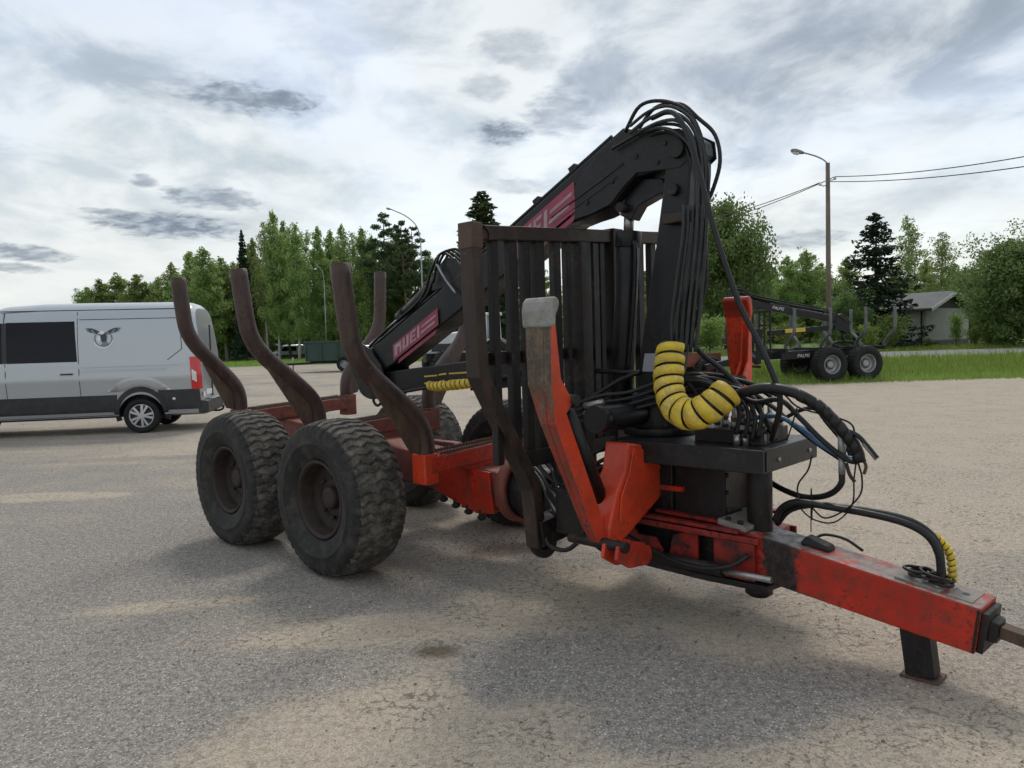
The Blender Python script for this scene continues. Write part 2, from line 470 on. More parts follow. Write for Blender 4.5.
# ------------------------------------------------------------------ ground
def ground_material():
    m, nt, b = new_mat('dusty_gravel_yard')
    k = NT(nt)
    v = k.n('ShaderNodeNewGeometry').outputs['Position']
    big = k.noise(k.scale(v, (1, .8, 1)), .32, 3, .6, .5)
    mid = k.noise(v, 1.5, 6, .66, .4)
    trk = k.noise(k.scale(v, (.12, 1.2, 1), (4, 2, 0)), 1.0, 5, .6, .2)
    fine = k.noise(v, 26, 5, .7)
    grit = k.noise(v, 120, 3, .7)
    vo = k.n('ShaderNodeTexVoronoi', {'Scale': 95.0, 'Randomness': 1.0})
    k.l(v, vo.inputs['Vector'])
    stone = vo.outputs['Distance']
    vcol = vo.outputs['Color']
    sx = k.n('ShaderNodeSeparateXYZ'); k.l(v, sx.inputs[0])
    # more sand to the right and far away, greyer old asphalt near left
    side = k.ss(sx.outputs[0], -4.0, 3.0, -.10, .10)
    far = k.ss(sx.outputs[1], 4.5, 14.0, 0, .16)
    sand = k.m('ADD', k.m('ADD', k.m('MULTIPLY', big, .55), k.m('MULTIPLY', mid, .45)), k.m('ADD', side, far))
    def patch(x, y, rx, ry, amt, rot=0.0):
        nonlocal sand
        mp = k.n('ShaderNodeMapping', vector_type='TEXTURE')
        k.l(v, mp.inputs[0])
        mp.inputs['Location'].default_value = (x, y, 0); mp.inputs['Rotation'].default_value = (0, 0, rot); mp.inputs['Scale'].default_value = (rx, ry, 1)
        ln = k.n('ShaderNodeVectorMath', operation='LENGTH'); k.l(mp.outputs[0], ln.inputs[0])
        d = k.m('ADD', ln.outputs['Value'], k.m('MULTIPLY', k.m('SUBTRACT', mid, .5), 1.6))
        return k.ss(d, 1.1, .35, 0, amt * 1.5 if abs(amt) < .9 else amt)
    for a in [(-.9, 3.0, .75, .75, .13, 0), (1.0, 2.7, 1.2, .35, .14, 0), (-.75, 4.35, 1.15, .28, .22, R(8)), (.45, 5.0, .55, .45, .24, 0), (-.2, 3.35, .75, .9, .14, R(15)), (1.6, 4.1, .9, .7, .12, 0),
              (-2.2, 4.9, .8, .16, .12, R(10)), (2.6, 6.5, 2.2, 1.4, .14, 0), (-5.5, 8.8, 1.2, .35, .16, 0)]:
        sand = k.m('ADD', sand, patch(*a))
    for a in [(.25, 3.8, .75, .5, -.16, 0), (1.05, 3.4, 1.1, .45, -.14, R(20)), (-2.6, 3.4, 1.6, 1.0, -.06, 0), (-2.0, 6.0, .7, .4, -.14, 0)]:
        sand = k.m('ADD', sand, patch(*a))
    sand = k.m('ADD', sand, k.m('MULTIPLY', k.m('SUBTRACT', trk, .5), .35))
    # curved wheel tracks where tyres have swept the dust aside
    rad = k.n('ShaderNodeVectorMath', operation='LENGTH'); off = k.n('ShaderNodeVectorMath', operation='ADD'); k.l(v, off.inputs[0]); off.inputs[1].default_value = (6.0, 9.0, 0); k.l(off.outputs[0], rad.inputs[0])
    rr_ = k.m('ADD', rad.outputs['Value'], k.m('MULTIPLY', mid, .35))
    for r0_ in (12.1, 13.9, 16.3, 18.1, 21.0):
        tk = k.ss(k.m('ABSOLUTE', k.m('SUBTRACT', rr_, r0_)), .30, .16)
        sand = k.m('SUBTRACT', sand, k.m('MULTIPLY', tk, k.ss(big, .40, .60, 0, .11)))
    sf = k.ss(sand, .40, .66)
    base = k.mix(sf, (.385, .342, .300), (.56, .468, .365))
    base = k.mix(k.ss(fine, .40, .62, 0, .8), base, k.mix(sf, (.205, .182, .160), (.40, .33, .25)))
    # single bits of crushed stone, light and dark
    hs = k.n('ShaderNodeSeparateColor'); k.l(vcol, hs.inputs[0])
    st = k.m('MULTIPLY', k.ss(stone, .60, .40), k.ss(hs.outputs[0], .25, .35))
    base = k.mix(k.m('MULTIPLY', st, k.ss(sf, 0, 1, .85, .42)), base, k.mix(k.m('POWER', hs.outputs[1], 1.8), (.14, .13, .122), (.78, .75, .70)))
    base = k.mix(k.ss(grit, .50, .66, 0, .6), base, (.12, .11, .10))
    # hairline cracks in the dried dust
    wv = k.n('ShaderNodeVectorMath', operation='ADD'); k.l(v, wv.inputs[0])
    nz_ = k.n('ShaderNodeTexNoise', {'Scale': 6.0, 'Detail': 3.0}); k.l(v, nz_.inputs['Vector'])
    sc_ = k.n('ShaderNodeVectorMath', operation='SCALE'); k.l(nz_.outputs['Color'], sc_.inputs[0]); sc_.inputs['Scale'].default_value = .22
    k.l(sc_.outputs[0], wv.inputs[1])
    ck = k.n('ShaderNodeTexVoronoi', {'Scale': 11.0}, feature='DISTANCE_TO_EDGE'); k.l(wv.outputs[0], ck.inputs['Vector'])
    crack = k.m('MULTIPLY', k.ss(ck.outputs['Distance'], .07, .015), k.m('MULTIPLY', k.ss(mid, .44, .58), k.m('MULTIPLY', k.ss(fine, .40, .54), k.ss(sf, .1, .7))))
    base = k.mix(k.m('MULTIPLY', crack, .75), base, (.11, .098, .085))
    # damp brown oil spot
    stain = patch(-.45, 4.02, .17, .12, 1.0, 0)
    base = k.mix(k.m('MULTIPLY', stain, .75), base, (.10, .070, .038))
    stain2 = patch(-.05, 6.0, .42, .22, 1.0, R(20))
    base = k.mix(k.m('MULTIPLY', stain2, .45), base, (.16, .075, .045))
    k.l(base, b.inputs['Base Color'])
    b.inputs['Roughness'].default_value = .92
    b.inputs['Specular IOR Level'].default_value = .25
    bp = k.n('ShaderNodeBump', {'Strength': .8, 'Distance': .014})
    h = k.m('ADD', k.m('MULTIPLY', fine, .8), k.m('MULTIPLY', k.m('MULTIPLY', st, .6), k.ss(sf, 0, 1, 1, .4)))
    h = k.m('ADD', h, k.m('MULTIPLY', grit, .35))
    h = k.m('ADD', h, k.m('MULTIPLY', mid, 1.2))
    k.l(h, bp.inputs['Height']); k.l(bp.outputs[0], b.inputs['Normal'])
    return m
MAT['yard'] = ground_material()
def soil_grass(name, c1, c2, c3, scale):
    m, nt, b = new_mat(name)
    k = NT(nt)
    v = k.n('ShaderNodeNewGeometry').outputs['Position']
    n1, n2 = k.noise(v, scale, 5, .6), k.noise(v, scale * 9, 4, .65)
    c = k.mix(k.ss(n1, .3, .7), c1, c2)
    c = k.mix(k.ss(n2, .4, .75, 0, .7), c, c3)
    k.l(c, b.inputs['Base Color'])
    b.inputs['Roughness'].default_value = .95
    bp = k.n('ShaderNodeBump', {'Strength': .6, 'Distance': .05}); k.l(n2, bp.inputs['Height']); k.l(bp.outputs[0], b.inputs['Normal'])
    return m
MAT['meadow'] = soil_grass('meadow_grass', (.105, .165, .028), (.15, .22, .04), (.07, .11, .025), .5)
MAT['asphalt'] = soil_grass('pale_road_asphalt', (.20, .20, .20), (.24, .24, .235), (.16, .16, .16), .4)

def sheet(name, corners, z, mat, nx=1, ny=1, zf=None):
    a, b_, c, d = [V((p[0], p[1], 0)) for p in corners]
    vs_, fs = [], []
    for j in range(ny + 1):
        for i in range(nx + 1):
            p = (a.lerp(b_, i / nx)).lerp(d.lerp(c, i / nx), j / ny)
            vs_.append((p.x, p.y, z + (zf(p.x, p.y) if zf else 0)))
    for j in range(ny):
        for i in range(nx):
            q = j * (nx + 1) + i
            fs.append((q, q + 1, q + nx + 2, q + nx + 1))
    mb = MB(); mb.add(vs_, fs, True)
    return struct(mb.build(name, mat, None, fix=False))
# the road runs roughly across the view on the right, on a low embankment
def sstep(x, a, b):
    t = max(0, min(1, (x - a) / (b - a)))
    return t * t * (3 - 2 * t)
def terrain_z(x, y):
    """rise of the verge towards the road on the right, level yard elsewhere"""
    e = sstep(x, 2.0, 9.0)
    return e * .5 * sstep(y, 24.6, 29.5)
def land_z(x, y):
    in_yard = y < 24.6 or (x < 2 and y < 62)
    return -.02 if in_yard else terrain_z(x, y) - .004
sheet('ground', [(-1500, -200), (1500, -200), (1500, 1500), (-1500, 1500)], -.03, MAT['meadow'])
sheet('verge', [(2, 24.6), (90, 24.6), (90, 140), (2, 140)], .004, MAT['meadow'], 44, 60, terrain_z)
sheet('gravel_yard', [(-60, -6), (40, -6), (40, 24.6), (-60, 24.6)], 0.0, MAT['yard'], 2, 2)
sheet('gravel_lot', [(-60, 24.6), (2, 24.6), (2, 70), (-60, 70)], 0.0, MAT['yard'], 2, 2)
sheet('road', [(7.5, 30.0), (90, 30.5), (90, 40.2), (7.5, 39.7)], .516, MAT['asphalt'])

# loose stones on the yard: too many to count
def loose_stones():
    rng = np.random.default_rng(3)
    oct_v = np.array([(1, 0, 0), (-1, 0, 0), (0, 1, 0), (0, -1, 0), (0, 0, 1), (0, 0, -.6)], float)
    oct_f = np.array([(0, 2, 4), (2, 1, 4), (1, 3, 4), (3, 0, 4), (2, 0, 5), (1, 2, 5), (3, 1, 5), (0, 3, 5)])
    n = 22000
    yy = 1.9 + 14 * rng.random(n) ** 1.7
    xx = (rng.random(n) * 2 - 1) * (yy * .75 + .3)
    # crushed stone gathers in drifts
    drift = np.sin(xx * 1.7 + 2.1 * np.sin(yy * .9)) + np.sin(yy * 2.3 + xx) + rng.normal(0, .7, n)
    ok = drift > -.5
    xx, yy = xx[ok], yy[ok]
    n = len(xx)
    r = .0026 + .0060 * rng.random(n) ** 5 + .001 * rng.random(n) + (rng.random(n) < .010) * .009 * rng.random(n)
    vs_ = oct_v[None] * (r[:, None, None] * (.7 + .6 * rng.random((n, 6, 1))) * np.array([1, 1, .7])[None, None])
    an = rng.random(n) * 6.28
    ca, sa = np.cos(an)[:, None], np.sin(an)[:, None]
    X = vs_[:, :, 0] * ca - vs_[:, :, 1] * sa + xx[:, None]
    Y = vs_[:, :, 0] * sa + vs_[:, :, 1] * ca + yy[:, None]
    Z = vs_[:, :, 2] + (r * .2)[:, None]
    co = np.stack([X, Y, Z], 2).reshape(-1, 3)
    fs = (oct_f[None] + (np.arange(n) * 6)[:, None, None]).reshape(-1, 3)
    me = bpy.data.meshes.new('loose_gravel')
    me.from_pydata(co.tolist(), [], fs.tolist())
    m, nt, b = new_mat('crushed_stone')
    k = NT(nt)
    g = k.n('ShaderNodeNewGeometry')
    c = k.mix(k.ss(g.outputs['Random Per Island'], 0, 1), (.12, .11, .10), (.55, .52, .47))
    k.l(c, b.inputs['Base Color']); b.inputs['Roughness'].default_value = .9
    me.materials.append(m)
    o = link('loose_gravel', me)
    o['label'] = 'loose crushed stones scattered over the yard'
    struct(o, 'stuff')
loose_stones()

# ------------------------------------------------------------------ the forestry trailer
TR_AZ = 133.5
TORG = V((-1.1544, 6.7077, 0))
TS = V((math.sin(R(TR_AZ)), math.cos(R(TR_AZ)), 0))
TT = V((-math.cos(R(TR_AZ)), math.sin(R(TR_AZ)), 0))
def L(px, py, s=None, t=None, z=None):
    """pixel -> point in the trailer's own axes (along, across, up) on a plane of the trailer"""
    d = ray(px, py)
    if z is not None: k = (z - CAM_H) / d.z
    elif t is not None: k = ((TORG - CPOS).dot(TT) + t) / d.dot(TT)
    else: k = ((TORG - CPOS).dot(TS) + s) / d.dot(TS)
    q = CPOS + d * k - TORG
    return V((q.dot(TS), q.dot(TT), q.z))
trailer = thing('forestry_trailer', 'red forestry trailer with black loader crane, log stakes and four big tyres', 'trailer', TORG, R(90 - TR_AZ))
TP = trailer

# --- wheels
def tyre_mesh(name, Rt, W, lugs, depth, mats, zig=.07, per=6, flat=0.0, bead=.47):
    prof = [(.50, -.36), (.53, -.42), (.545, -.425), (.56, -.44), (.66, -.487), (.70, -.497), (.71, -.508), (.725, -.508), (.735, -.50), (.80, -.502), (.86, -.49), (.92, -.465)]
    cols = [(r_ * Rt, o * W, 0.0) for r_, o in prof]
    nt_ = 22
    for i in range(nt_ + 1):
        w = -1 + 2 * i / nt_
        cols.append((Rt * (1 - .055 * abs(w) ** 2.6), w * .435 * W, 1.0))
    cols += [(r_ * Rt, -o * W, 0.0) for r_, o in prof[::-1]]
    cols += [(.47 * Rt, .30 * W, 0), (.47 * Rt, -.30 * W, 0)]
    cols = [(Rt * (bead + (r_ / Rt - .47) / .53 * (1 - bead)), o, tr) for r_, o, tr in cols]
    nseg = lugs * per
    m = len(cols)
    vs_, fs, mi = [], [], []
    for j in range(nseg):
        th = 2 * math.pi * j / nseg
        for i, (r_, o, tr) in enumerate(cols):
            d = 0
            if tr or i in (11, m - 14):
                tri = abs(((o / zig) % 2) - 1)
                ph = (j / per + .42 * tri + .02 * math.sin(j * .37 + o * 31)) % 1.0
                d = -depth * (1.0 if ph > .66 else 0.0)
                if abs(o) > .40 * W and tr: d *= 1.3
                if not tr: d *= .9
                if abs(o) < .012 and tr: d -= depth * .4
            rr = r_ + d
            vs_.append((rr * math.sin(th), o, rr * math.cos(th)))
    for j in range(nseg):
        k = (j + 1) % nseg
        for i in range(m):
            q = (i + 1) % m
            fs.append((j * m + i, k * m + i, k * m + q, j * m + q))
            mi.append(1 if cols[i][2] and cols[q][2] else 0)
    me = bpy.data.meshes.new(name)
    me.from_pydata(vs_, [], fs)
    me.polygons.foreach_set('material_index', mi)
    sm = [not x for x in mi]
    me.polygons.foreach_set('use_smooth', sm)
    for a in mats: me.materials.append(a)
    me.update()
    if flat:       # the tyre is soft and squats on the ground
        for v_ in me.vertices:
            if v_.co.z < -Rt + flat: v_.co.z = -Rt + flat
    return me
TYR, TYW = .570, .435
tyre_me = tyre_mesh('tyre', TYR, TYW, 50, .011, [MAT['rubber'], MAT['tread']], flat=.015, zig=.062, per=8)
def wheel(parent, c, flip, tyre_m, Rt, W, rim_mat, rimr=.47, dish=.20, hubr=.085, nuts=8, name='wheel', rot=0.0):
    f = 1 if not flip else -1
    a = rimr * Rt
    mb = MB()
    # flange, barrel and dished disc, outside faces -y
    mb.lathe([(a * 1.06, -.37 * W), (a * 1.08, -.40 * W), (a * 1.0, -.41 * W), (a * .94, -.36 * W), (a * .90, -.16 * W), (a * .86, -.10 * W), (a * .62, -.06 * W - .0), (a * .50, -.12 * W), (hubr * 1.25, -.12 * W), (.001, -.12 * W)], (0, 0, 0), (0, 1, 0), 40)
    mb.lathe([(a * .90, -.10 * W), (a * .92, .40 * W), (a * 1.05, .40 * W)], (0, 0, 0), (0, 1, 0), 40)
    w = mb.build(name, rim_mat, parent, fix=False)
    w.location = c
    w.rotation_euler = (0, 0, 0 if not flip else math.pi)
    t = link('tyre', tyre_m, w)
    t.rotation_euler = (0, rot, 0)
    hb = MB()
    hb.lathe([(hubr, -.10 * W), (hubr, -.20 * W), (hubr * .85, -.23 * W), (hubr * .5, -.235 * W), (.001, -.235 * W)], (0, 0, 0), (0, 1, 0), 24)
    h = hb.build('hub', rim_mat, w, fix=False)
    nm = MB()
    for i in range(nuts):
        an = 2 * math.pi * i / nuts
        x, z = math.cos(an) * a * .56, math.sin(an) * a * .56
        nm.cyl((x, -.10 * W, z), (x, -.165 * W, z), .014, 6)
    nm.build('wheel_nuts', rim_mat, w, fix=False)['kind'] = 'stuff'
    return w
WZ = TYR - .015
for s_, t_, fl, rr in ((.70, -.932, False, .2), (-.70, -.932, False, 1.1), (.70, .945, True, .5), (-.70, .945, True, 2.0)):
    wheel(TP, (s_, t_, WZ), fl, tyre_me, TYR, TYW, MAT['rim'], rot=rr)
# bogie: a swinging beam on each side and the axle between
for sg in (-1, 1):
    mb = MB()
    mb.poly([(-.80, sg * .58, .47), (.80, sg * .58, .47), (.80, sg * .58, .64), (.25, sg * .58, .74), (-.25, sg * .58, .74), (-.80, sg * .58, .64)], (0, sg * .10, 0))
    for s_ in (-.7, .7):
        mb.cyl((s_, sg * .55, WZ), (s_, sg * .90, WZ), .075, 16)
    mb.build('bogie_beam', MAT['red_old'], TP, .008)
mb = MB(); mb.cyl((0, -.62, .60), (0, .62, .60), .08, 16); mb.box((-.22, -.24, .52), (.22, .24, .70)); mb.build('axle', MAT['red_old'], TP, .006)

# --- spine
def spz(s_): return .835 - .085 * s_
mb = MB()
mb.hexa([(-1.65, -.17, spz(-1.65) - .26), (1.60, -.17, spz(1.6) - .26), (1.60, .17, spz(1.6) - .26), (-1.65, .17, spz(-1.65) - .26),
         (-1.65, -.17, spz(-1.65)), (1.60, -.17, spz(1.6)), (1.60, .17, spz(1.6)), (-1.65, .17, spz(-1.65))])
mb.build('spine_beam', MAT['red_old'], TP, .012)
mb = MB()
mb.poly([(.86, -.20, .74), (1.52, -.20, .70), (1.56, -.20, .40), (1.38, -.20, .38), (.92, -.20, .50)], (0, .03, 0))
mb.poly([(.86, .17, .74), (1.52, .17, .70), (1.56, .17, .40), (1.38, .17, .38), (.92, .17, .50)], (0, .03, 0))
mb.box((1.20, -.19, .40), (1.54, .19, .44))
mb.build('saddle_plate', MAT['red'], TP, .006)
mb = MB()
for s_, z_ in ((1.0, .475), (1.14, .445), (1.28, .415), (1.42, .39)):
    mb.cyl((s_, -.185, z_ - .055), (s_, -.185, z_ + .02), .022, 8)
    mb.cyl((s_, -.185, z_ - .025), (s_, -.185, z_ - .045), .034, 8)
mb.build('clamp_bolts', MAT['black_worn'], TP)['kind'] = 'stuff'
mb = MB()
mb.lathe([(.12, -.05), (.235, -.05), (.25, -.03), (.25, .05), (.215, .06), (.205, .02), (.12, .02)], (1.66, 0, .575), (1, 0, 0), 40)
mb.build('pivot_flange', MAT['red_old'], TP)
mb = MB()
mb.cyl((1.66, 0, .575), (2.0, 0, .55), .20, 28)
mb.beam((1.95, 0, .53), (2.75, 0, .46), .30, .26)
mb.build('neck_beam', MAT['black_worn'], TP, .01)

# --- bolsters, pockets, stakes (the trailer leans slightly to the near side)
ROLLT = .045
def teeth_strip(mb, s_, z0, t0, t1, pitch=.027, h=.016):
    n = int((t1 - t0) / pitch)
    pts = [(s_, t0, z0 + ROLLT * t0 - .012)]
    for i in range(n):
        ta = t0 + i * pitch
        pts += [(s_, ta, z0 + ROLLT * ta), (s_, ta + pitch * .5, z0 + ROLLT * ta + h), ]
    pts += [(s_, t0 + n * pitch, z0 + ROLLT * t1), (s_, t0 + n * pitch, z0 + ROLLT * t1 - .012)]
    mb.poly(pts, (.012, 0, 0))
for bi, (bs, bz, bmat, tz, sh) in enumerate(((1.30, .893, MAT['red'], 2.235, 0.0), (-.06, 1.015, MAT['red_old'], 2.315, .0), (-1.40, 1.10, MAT['red_old'], 2.35, .09))):
    w2 = .62
    mb = MB()
    mb.hexa([(bs - .075, -w2, bz - .135 - ROLLT * w2), (bs + .075, -w2, bz - .135 - ROLLT * w2), (bs + .075, w2, bz - .135 + ROLLT * w2), (bs - .075, w2, bz - .135 + ROLLT * w2),
             (bs - .075, -w2, bz - .016 - ROLLT * w2), (bs + .075, -w2, bz - .016 - ROLLT * w2), (bs + .075, w2, bz - .016 + ROLLT * w2), (bs - .075, w2, bz - .016 + ROLLT * w2)])
    # flanged foot down on the spine
    mb.poly([(bs - .06, -.40, bz - .14), (bs - .06, .40, bz - .10), (bs - .06, .20, spz(bs) - .02), (bs - .06, -.20, spz(bs) - .02)], (.12, 0, 0))
    bol = mb.build('bolster', bmat, TP, .008)
    tm = MB()
    teeth_strip(tm, bs - .07, bz, -.52, .55)
    teeth_strip(tm, bs + .058, bz, -.52, .55)
    tb = tm.build('toothed_strip', MAT['rust'], bol)
    tb['kind'] = 'stuff'
    for sg in (-1, 1):
        zb = bz + ROLLT * sg * .6
        pm = MB()
        pm.box((bs - .072, min(sg * .545, sg * .672), zb - .205), (bs + .072, max(sg * .545, sg * .672), zb + .010))
        pm.build('stake_pocket', MAT['red_bright'] if bi == 0 else MAT['red_old'], TP, .012)
        o = sh if True else 0
        topz = tz + ROLLT * sg * 1.2 + (.045 if sg > 0 else 0)
        prof = [(.60, -.05), (.603, .12), (.66, .25), (.83, .415), (1.04, .60), (1.145, .76), (1.18, .96)]
        lean = -.07 * (1 if bi < 2 else .3)
        path = []
        for t_, z_ in prof:
            f = max(0, z_) / 1.35
            path.append((bs + lean * f, sg * (t_ - o * (t_ - .6) / .6), zb + z_))
        path.append((bs + lean, sg * (1.205 - o), topz))
        st = MB().tube(smooth_path(path, 5), .066, 18).build('stake', MAT['stake'], TP)
        # dark disc on the capped end paints the shade inside an open pipe
        e = V(path[-1]); d = (V(path[-1]) - V(path[-2])).normalized()
        MB().tube([e + d * .0005, e + d * .002], .055, 18).build('mouth_shade_disc', MAT['hose'], st)
        # stiffening gusset on the outside of the bend
        g = MB()
        gp = [(bs - .012, sg * .665, zb + .01), (bs - .012, sg * .665, zb + .24), (bs - .015, sg * .85, zb + .42), (bs - .02, sg * (1.0 - o), zb + .56), (bs - .02, sg * (1.075 - o), zb + .56), (bs - .012, sg * .735, zb + .03)]
        g.poly(gp, (.028, 0, 0))
        g.build('gusset', MAT['rust'], st, .004)

# --- headboard gate
GX = 2.30
def gz(t_): return .058 * (t_ + 1.1)
def post_path(sg):
    return [(GX, sg * 1.055, 2.275 + (gz(1.05) if sg > 0 else 0)), (GX, sg * 1.03, 1.46), (GX + .01, sg * .615, .75), (GX + .01, sg * .575, .37)]
hb = MB().beam((GX, -1.01, 2.268), (GX, 1.01, 2.268 + gz(1.01)), .09, .085)
head = hb.build('headboard_rail', MAT['gate'], TP, .008)
for sg in (-1, 1):
    mb = MB()
    pp = [V(p) for p in post_path(sg)]
    w_, d_ = .085, .105
    rings = []
    dirs = [(pp[1] - pp[0]).normalized(), (pp[2] - pp[1]).normalized(), (pp[3] - pp[2]).normalized()]
    for i, p in enumerate(pp):
        if i == 0: t_ = V((0, 0, -1)); p = p + V((0, 0, .045))
        elif i == 3: t_ = dirs[2]
        else: t_ = (dirs[i - 1] + dirs[i]).normalized()
        y = V((1, 0, 0)); x = y.cross(t_).normalized()
        kx = w_ / 2
        rings.append([p - x * kx - y * d_ / 2, p + x * kx - y * d_ / 2, p + x * kx + y * d_ / 2, p - x * kx + y * d_ / 2])
    vs_ = [q for r_ in rings for q in r_]
    fs = [(3, 2, 1, 0), (12, 13, 14, 15)]
    for i in range(3):
        for j in range(4):
            fs.append((i * 4 + j, i * 4 + (j + 1) % 4, (i + 1) * 4 + (j + 1) % 4, (i + 1) * 4 + j))
    mb.add(vs_, fs)
    po = mb.build('headboard_post', MAT['gate'], TP, .008)
    z_ = pp[0].z
    MB().box((GX - .056, sg * 1.052 - .046, z_ - .10), (GX + .056, sg * 1.052 + .046, z_ + .048)).build('post_cap', MAT['rust'], po, .006)
    # hooked lower end of the post
    MB().tube(smooth_path([(GX, sg * .575, .42), (GX, sg * .57, .36), (GX + .02, sg * .53, .325), (GX + .03, sg * .48, .34), (GX + .03, sg * .46, .40)], 5), .04, 10).build('post_hook', MAT['black_worn'], po)
for t_, w_, d_ in ((-.88, .052, .05), (-.727, .072, .05), (-.605, .064, .05), (-.484, .084, .05), (-.319, .066, .05), (-.205, .04, .05), (-.078, .105, .13), (.083, .066, .05), (.155, .05, .05), (.288, .118, .13), (.47, .07, .05), (.62, .07, .05), (.78, .07, .05), (.93, .07, .05)):
    top_ = 2.222 + gz(t_) if d_ < .1 else 2.268 + gz(t_) + .048
    if abs(t_) < .15: top_ = 2.222 + gz(t_)
    mb = MB().box((GX - d_ / 2, t_ - w_ / 2, .92), (GX + d_ / 2, t_ + w_ / 2, top_))
    mb.build('headboard_bar', MAT['black_worn'], TP, .006)
MB().beam((GX - .042, -1.0, 1.55), (GX - .042, 1.0, 1.57), .03, .075).build('headboard_crossbar', MAT['gate'], TP, .004)
MB().beam((GX - .0, -.68, .93), (GX - .0, .70, .93), .10, .10).build('headboard_sill', MAT['black_worn'], TP, .006)
mb = MB()
for sg in (-1, 1):
    mb.beam((GX + .02, sg * .60, .46), (GX + .06, sg * .12, .52), .14, .16)
mb.build('headboard_mount', MAT['black_worn'], TP, .006)

# --- stabiliser legs
def stabiliser(sg):
    s0, s1 = 2.745, 2.925
    out = [(-1.098, 1.78, 2.738), (-1.108, 1.42, 2.755), (-1.088, 1.215, 2.815), (-.80, .61, 2.85), (-.745, .52, 2.86)]
    inn = [(-.69, .55), (-.715, .66), (-1.0, 1.265), (-.945, 1.32), (-1.038, 1.45), (-1.072, 1.74)]
    mb = MB()
    # box leg: outer skin plate, narrower towards its pivot, and two cheeks
    vs_, fs = [], []
    for a, b, s_ in out:
        for ss_, th in ((s_, 0), (s1, 0), (s1, .024), (s_, .024)):
            vs_.append((ss_, (a + th) * -sg, b + th * .35))
    for i in range(4):
        for j in range(4):
            fs.append((i * 4 + j, i * 4 + (j + 1) % 4, i * 4 + 4 + (j + 1) % 4, i * 4 + 4 + j))
    fs += [(0, 1, 2, 3), (16, 17, 18, 19)]
    mb.add(vs_, fs)
    leg = mb.build('stabiliser_leg', MAT['leg_worn'] if sg < 0 else MAT['red_bright'], TP, .005)
    cheek = [(a, b) for a, b, _ in out] + inn
    for k_ in (2.875, s1 + .002):
        c = MB().poly([(k_ - .012, a * -sg, b) for a, b in cheek], (.012, 0, 0))
        c.build('leg_cheek_plate', MAT['red_bright'], leg, .003)
    pad = [(-1.112, 1.715), (-1.118, 1.80), (-1.108, 1.845), (-1.085, 1.872), (-1.052, 1.868), (-1.036, 1.84), (-1.048, 1.81), (-1.068, 1.775), (-1.074, 1.715)]
    if sg > 0: pad = [(a, b + .05) for a, b in pad]
    p = MB().poly([(s0 - .014, a * -sg, b) for a, b in pad], (s1 - s0 + .022, 0, 0))
    p.build('foot_pad', MAT['pad'] if sg < 0 else MAT['red'], leg, .012)
    # fixed bracket reaching out from the crane foot
    br = [(-.50, 1.055), (-.24, 1.005), (-.155, .85), (-.14, .71), (-.62, .485), (-.70, .51), (-.705, .60), (-.63, .78), (-.54, .90)]
    b = MB().poly([(2.80, a * -sg, c) for a, c in br], (.165, 0, 0))
    bb = b.build('stabiliser_bracket', MAT['red_bright'], TP, .012)
    rb = MB().poly([(2.967, a * -sg, c) for a, c in [(-.47, 1.02), (-.25, .985), (-.19, .87), (-.62, .62), (-.60, .76), (-.515, .89)]], (.010, 0, 0))
    rb.build('bracket_stiffener', MAT['red_bright'], bb, .004)
    fl = MB().box((2.965, min(.20 * sg, .02 * sg), .74), (3.12, max(.20 * sg, .02 * sg), .77))
    fl.build('bracket_flange', MAT['red'], bb, .003)
    for k_ in (2.955, 3.045):
        pts = [(-.76, .55), (-.66, .56), (-.52, .525)] + [(-.50 + .058 * math.sin(x), .448 + .058 * math.cos(x)) for x in np.linspace(0.1, 3.0, 7)] + [(-.66, .41), (-.78, .48)]
        c = MB().poly([(k_, a * -sg, b_ - .02) for a, b_ in pts], (.022, 0, 0))
        c.build('clevis_plate', MAT['red_bright'] if k_ < 3 else MAT['red'], bb, .003)
    MB().cyl((2.70, -.72 * -sg, .52), (3.09, -.72 * -sg, .52), .030, 16).build('pivot_pin', MAT['black_worn'], bb)
    # hydraulic cylinder folding the leg
    cy = MB().cyl((2.85, -.90 * -sg, 1.26), (2.85, -.60 * -sg, .70), .042, 16)
    cyo = cy.build('stabiliser_cylinder', MAT['black'], TP)
    MB().cyl((2.85, -.935 * -sg, 1.325), (2.85, -.90 * -sg, 1.26), .02, 12).build('cylinder_rod', MAT['chrome'], cyo)
    MB().cyl((2.80, -.94 * -sg, 1.33), (2.95, -.94 * -sg, 1.33), .03, 12).build('cylinder_pin', MAT['black_worn'], cyo)
stabiliser(-1)
stabiliser(1)

# --- crane foot, table, post and front frame
mb = MB()
mb.box((2.62, -.19, .60), (3.05, .19, 1.02))
mb.box((3.05, -.17, .60), (3.38, .17, .90))
mb.build('crane_foot', MAT['black'], TP, .008)
mb = MB()
mb.cyl((2.82, -.60, 1.19), (2.82, .60, 1.19), .072, 22)
mb.cyl((2.82, -.625, 1.19), (2.82, -.56, 1.19), .082, 22)
mb.cyl((2.82, .56, 1.19), (2.82, .625, 1.19), .082, 22)
mb.build('slewing_cylinder', MAT['black'], TP, .004)
mb = MB()
mb.cyl((2.85, 0, 1.0), (2.85, 0, 1.30), .17, 28)
mb.cyl((2.85, 0, 1.05), (2.85, 0, 1.10), .22, 28)
mb.build('slewing_post', MAT['black'], TP, .006)
mb = MB()
mb.box((2.80, -.375, .925), (3.70, .33, 1.05))
tb = mb.build('valve_table', MAT['table'], TP, .006)
mb = MB(); mb.box((3.702, -.34, .935), (3.706, .29, 1.04)); mb.build('end_panel', MAT['table'], tb, .002)
mb = MB()
for a in (-.2, .2): mb.cyl((3.70, a, .985), (3.716, a, .985), .012, 6)
mb.build('panel_bolts', MAT['steel'], tb)['kind'] = 'stuff'
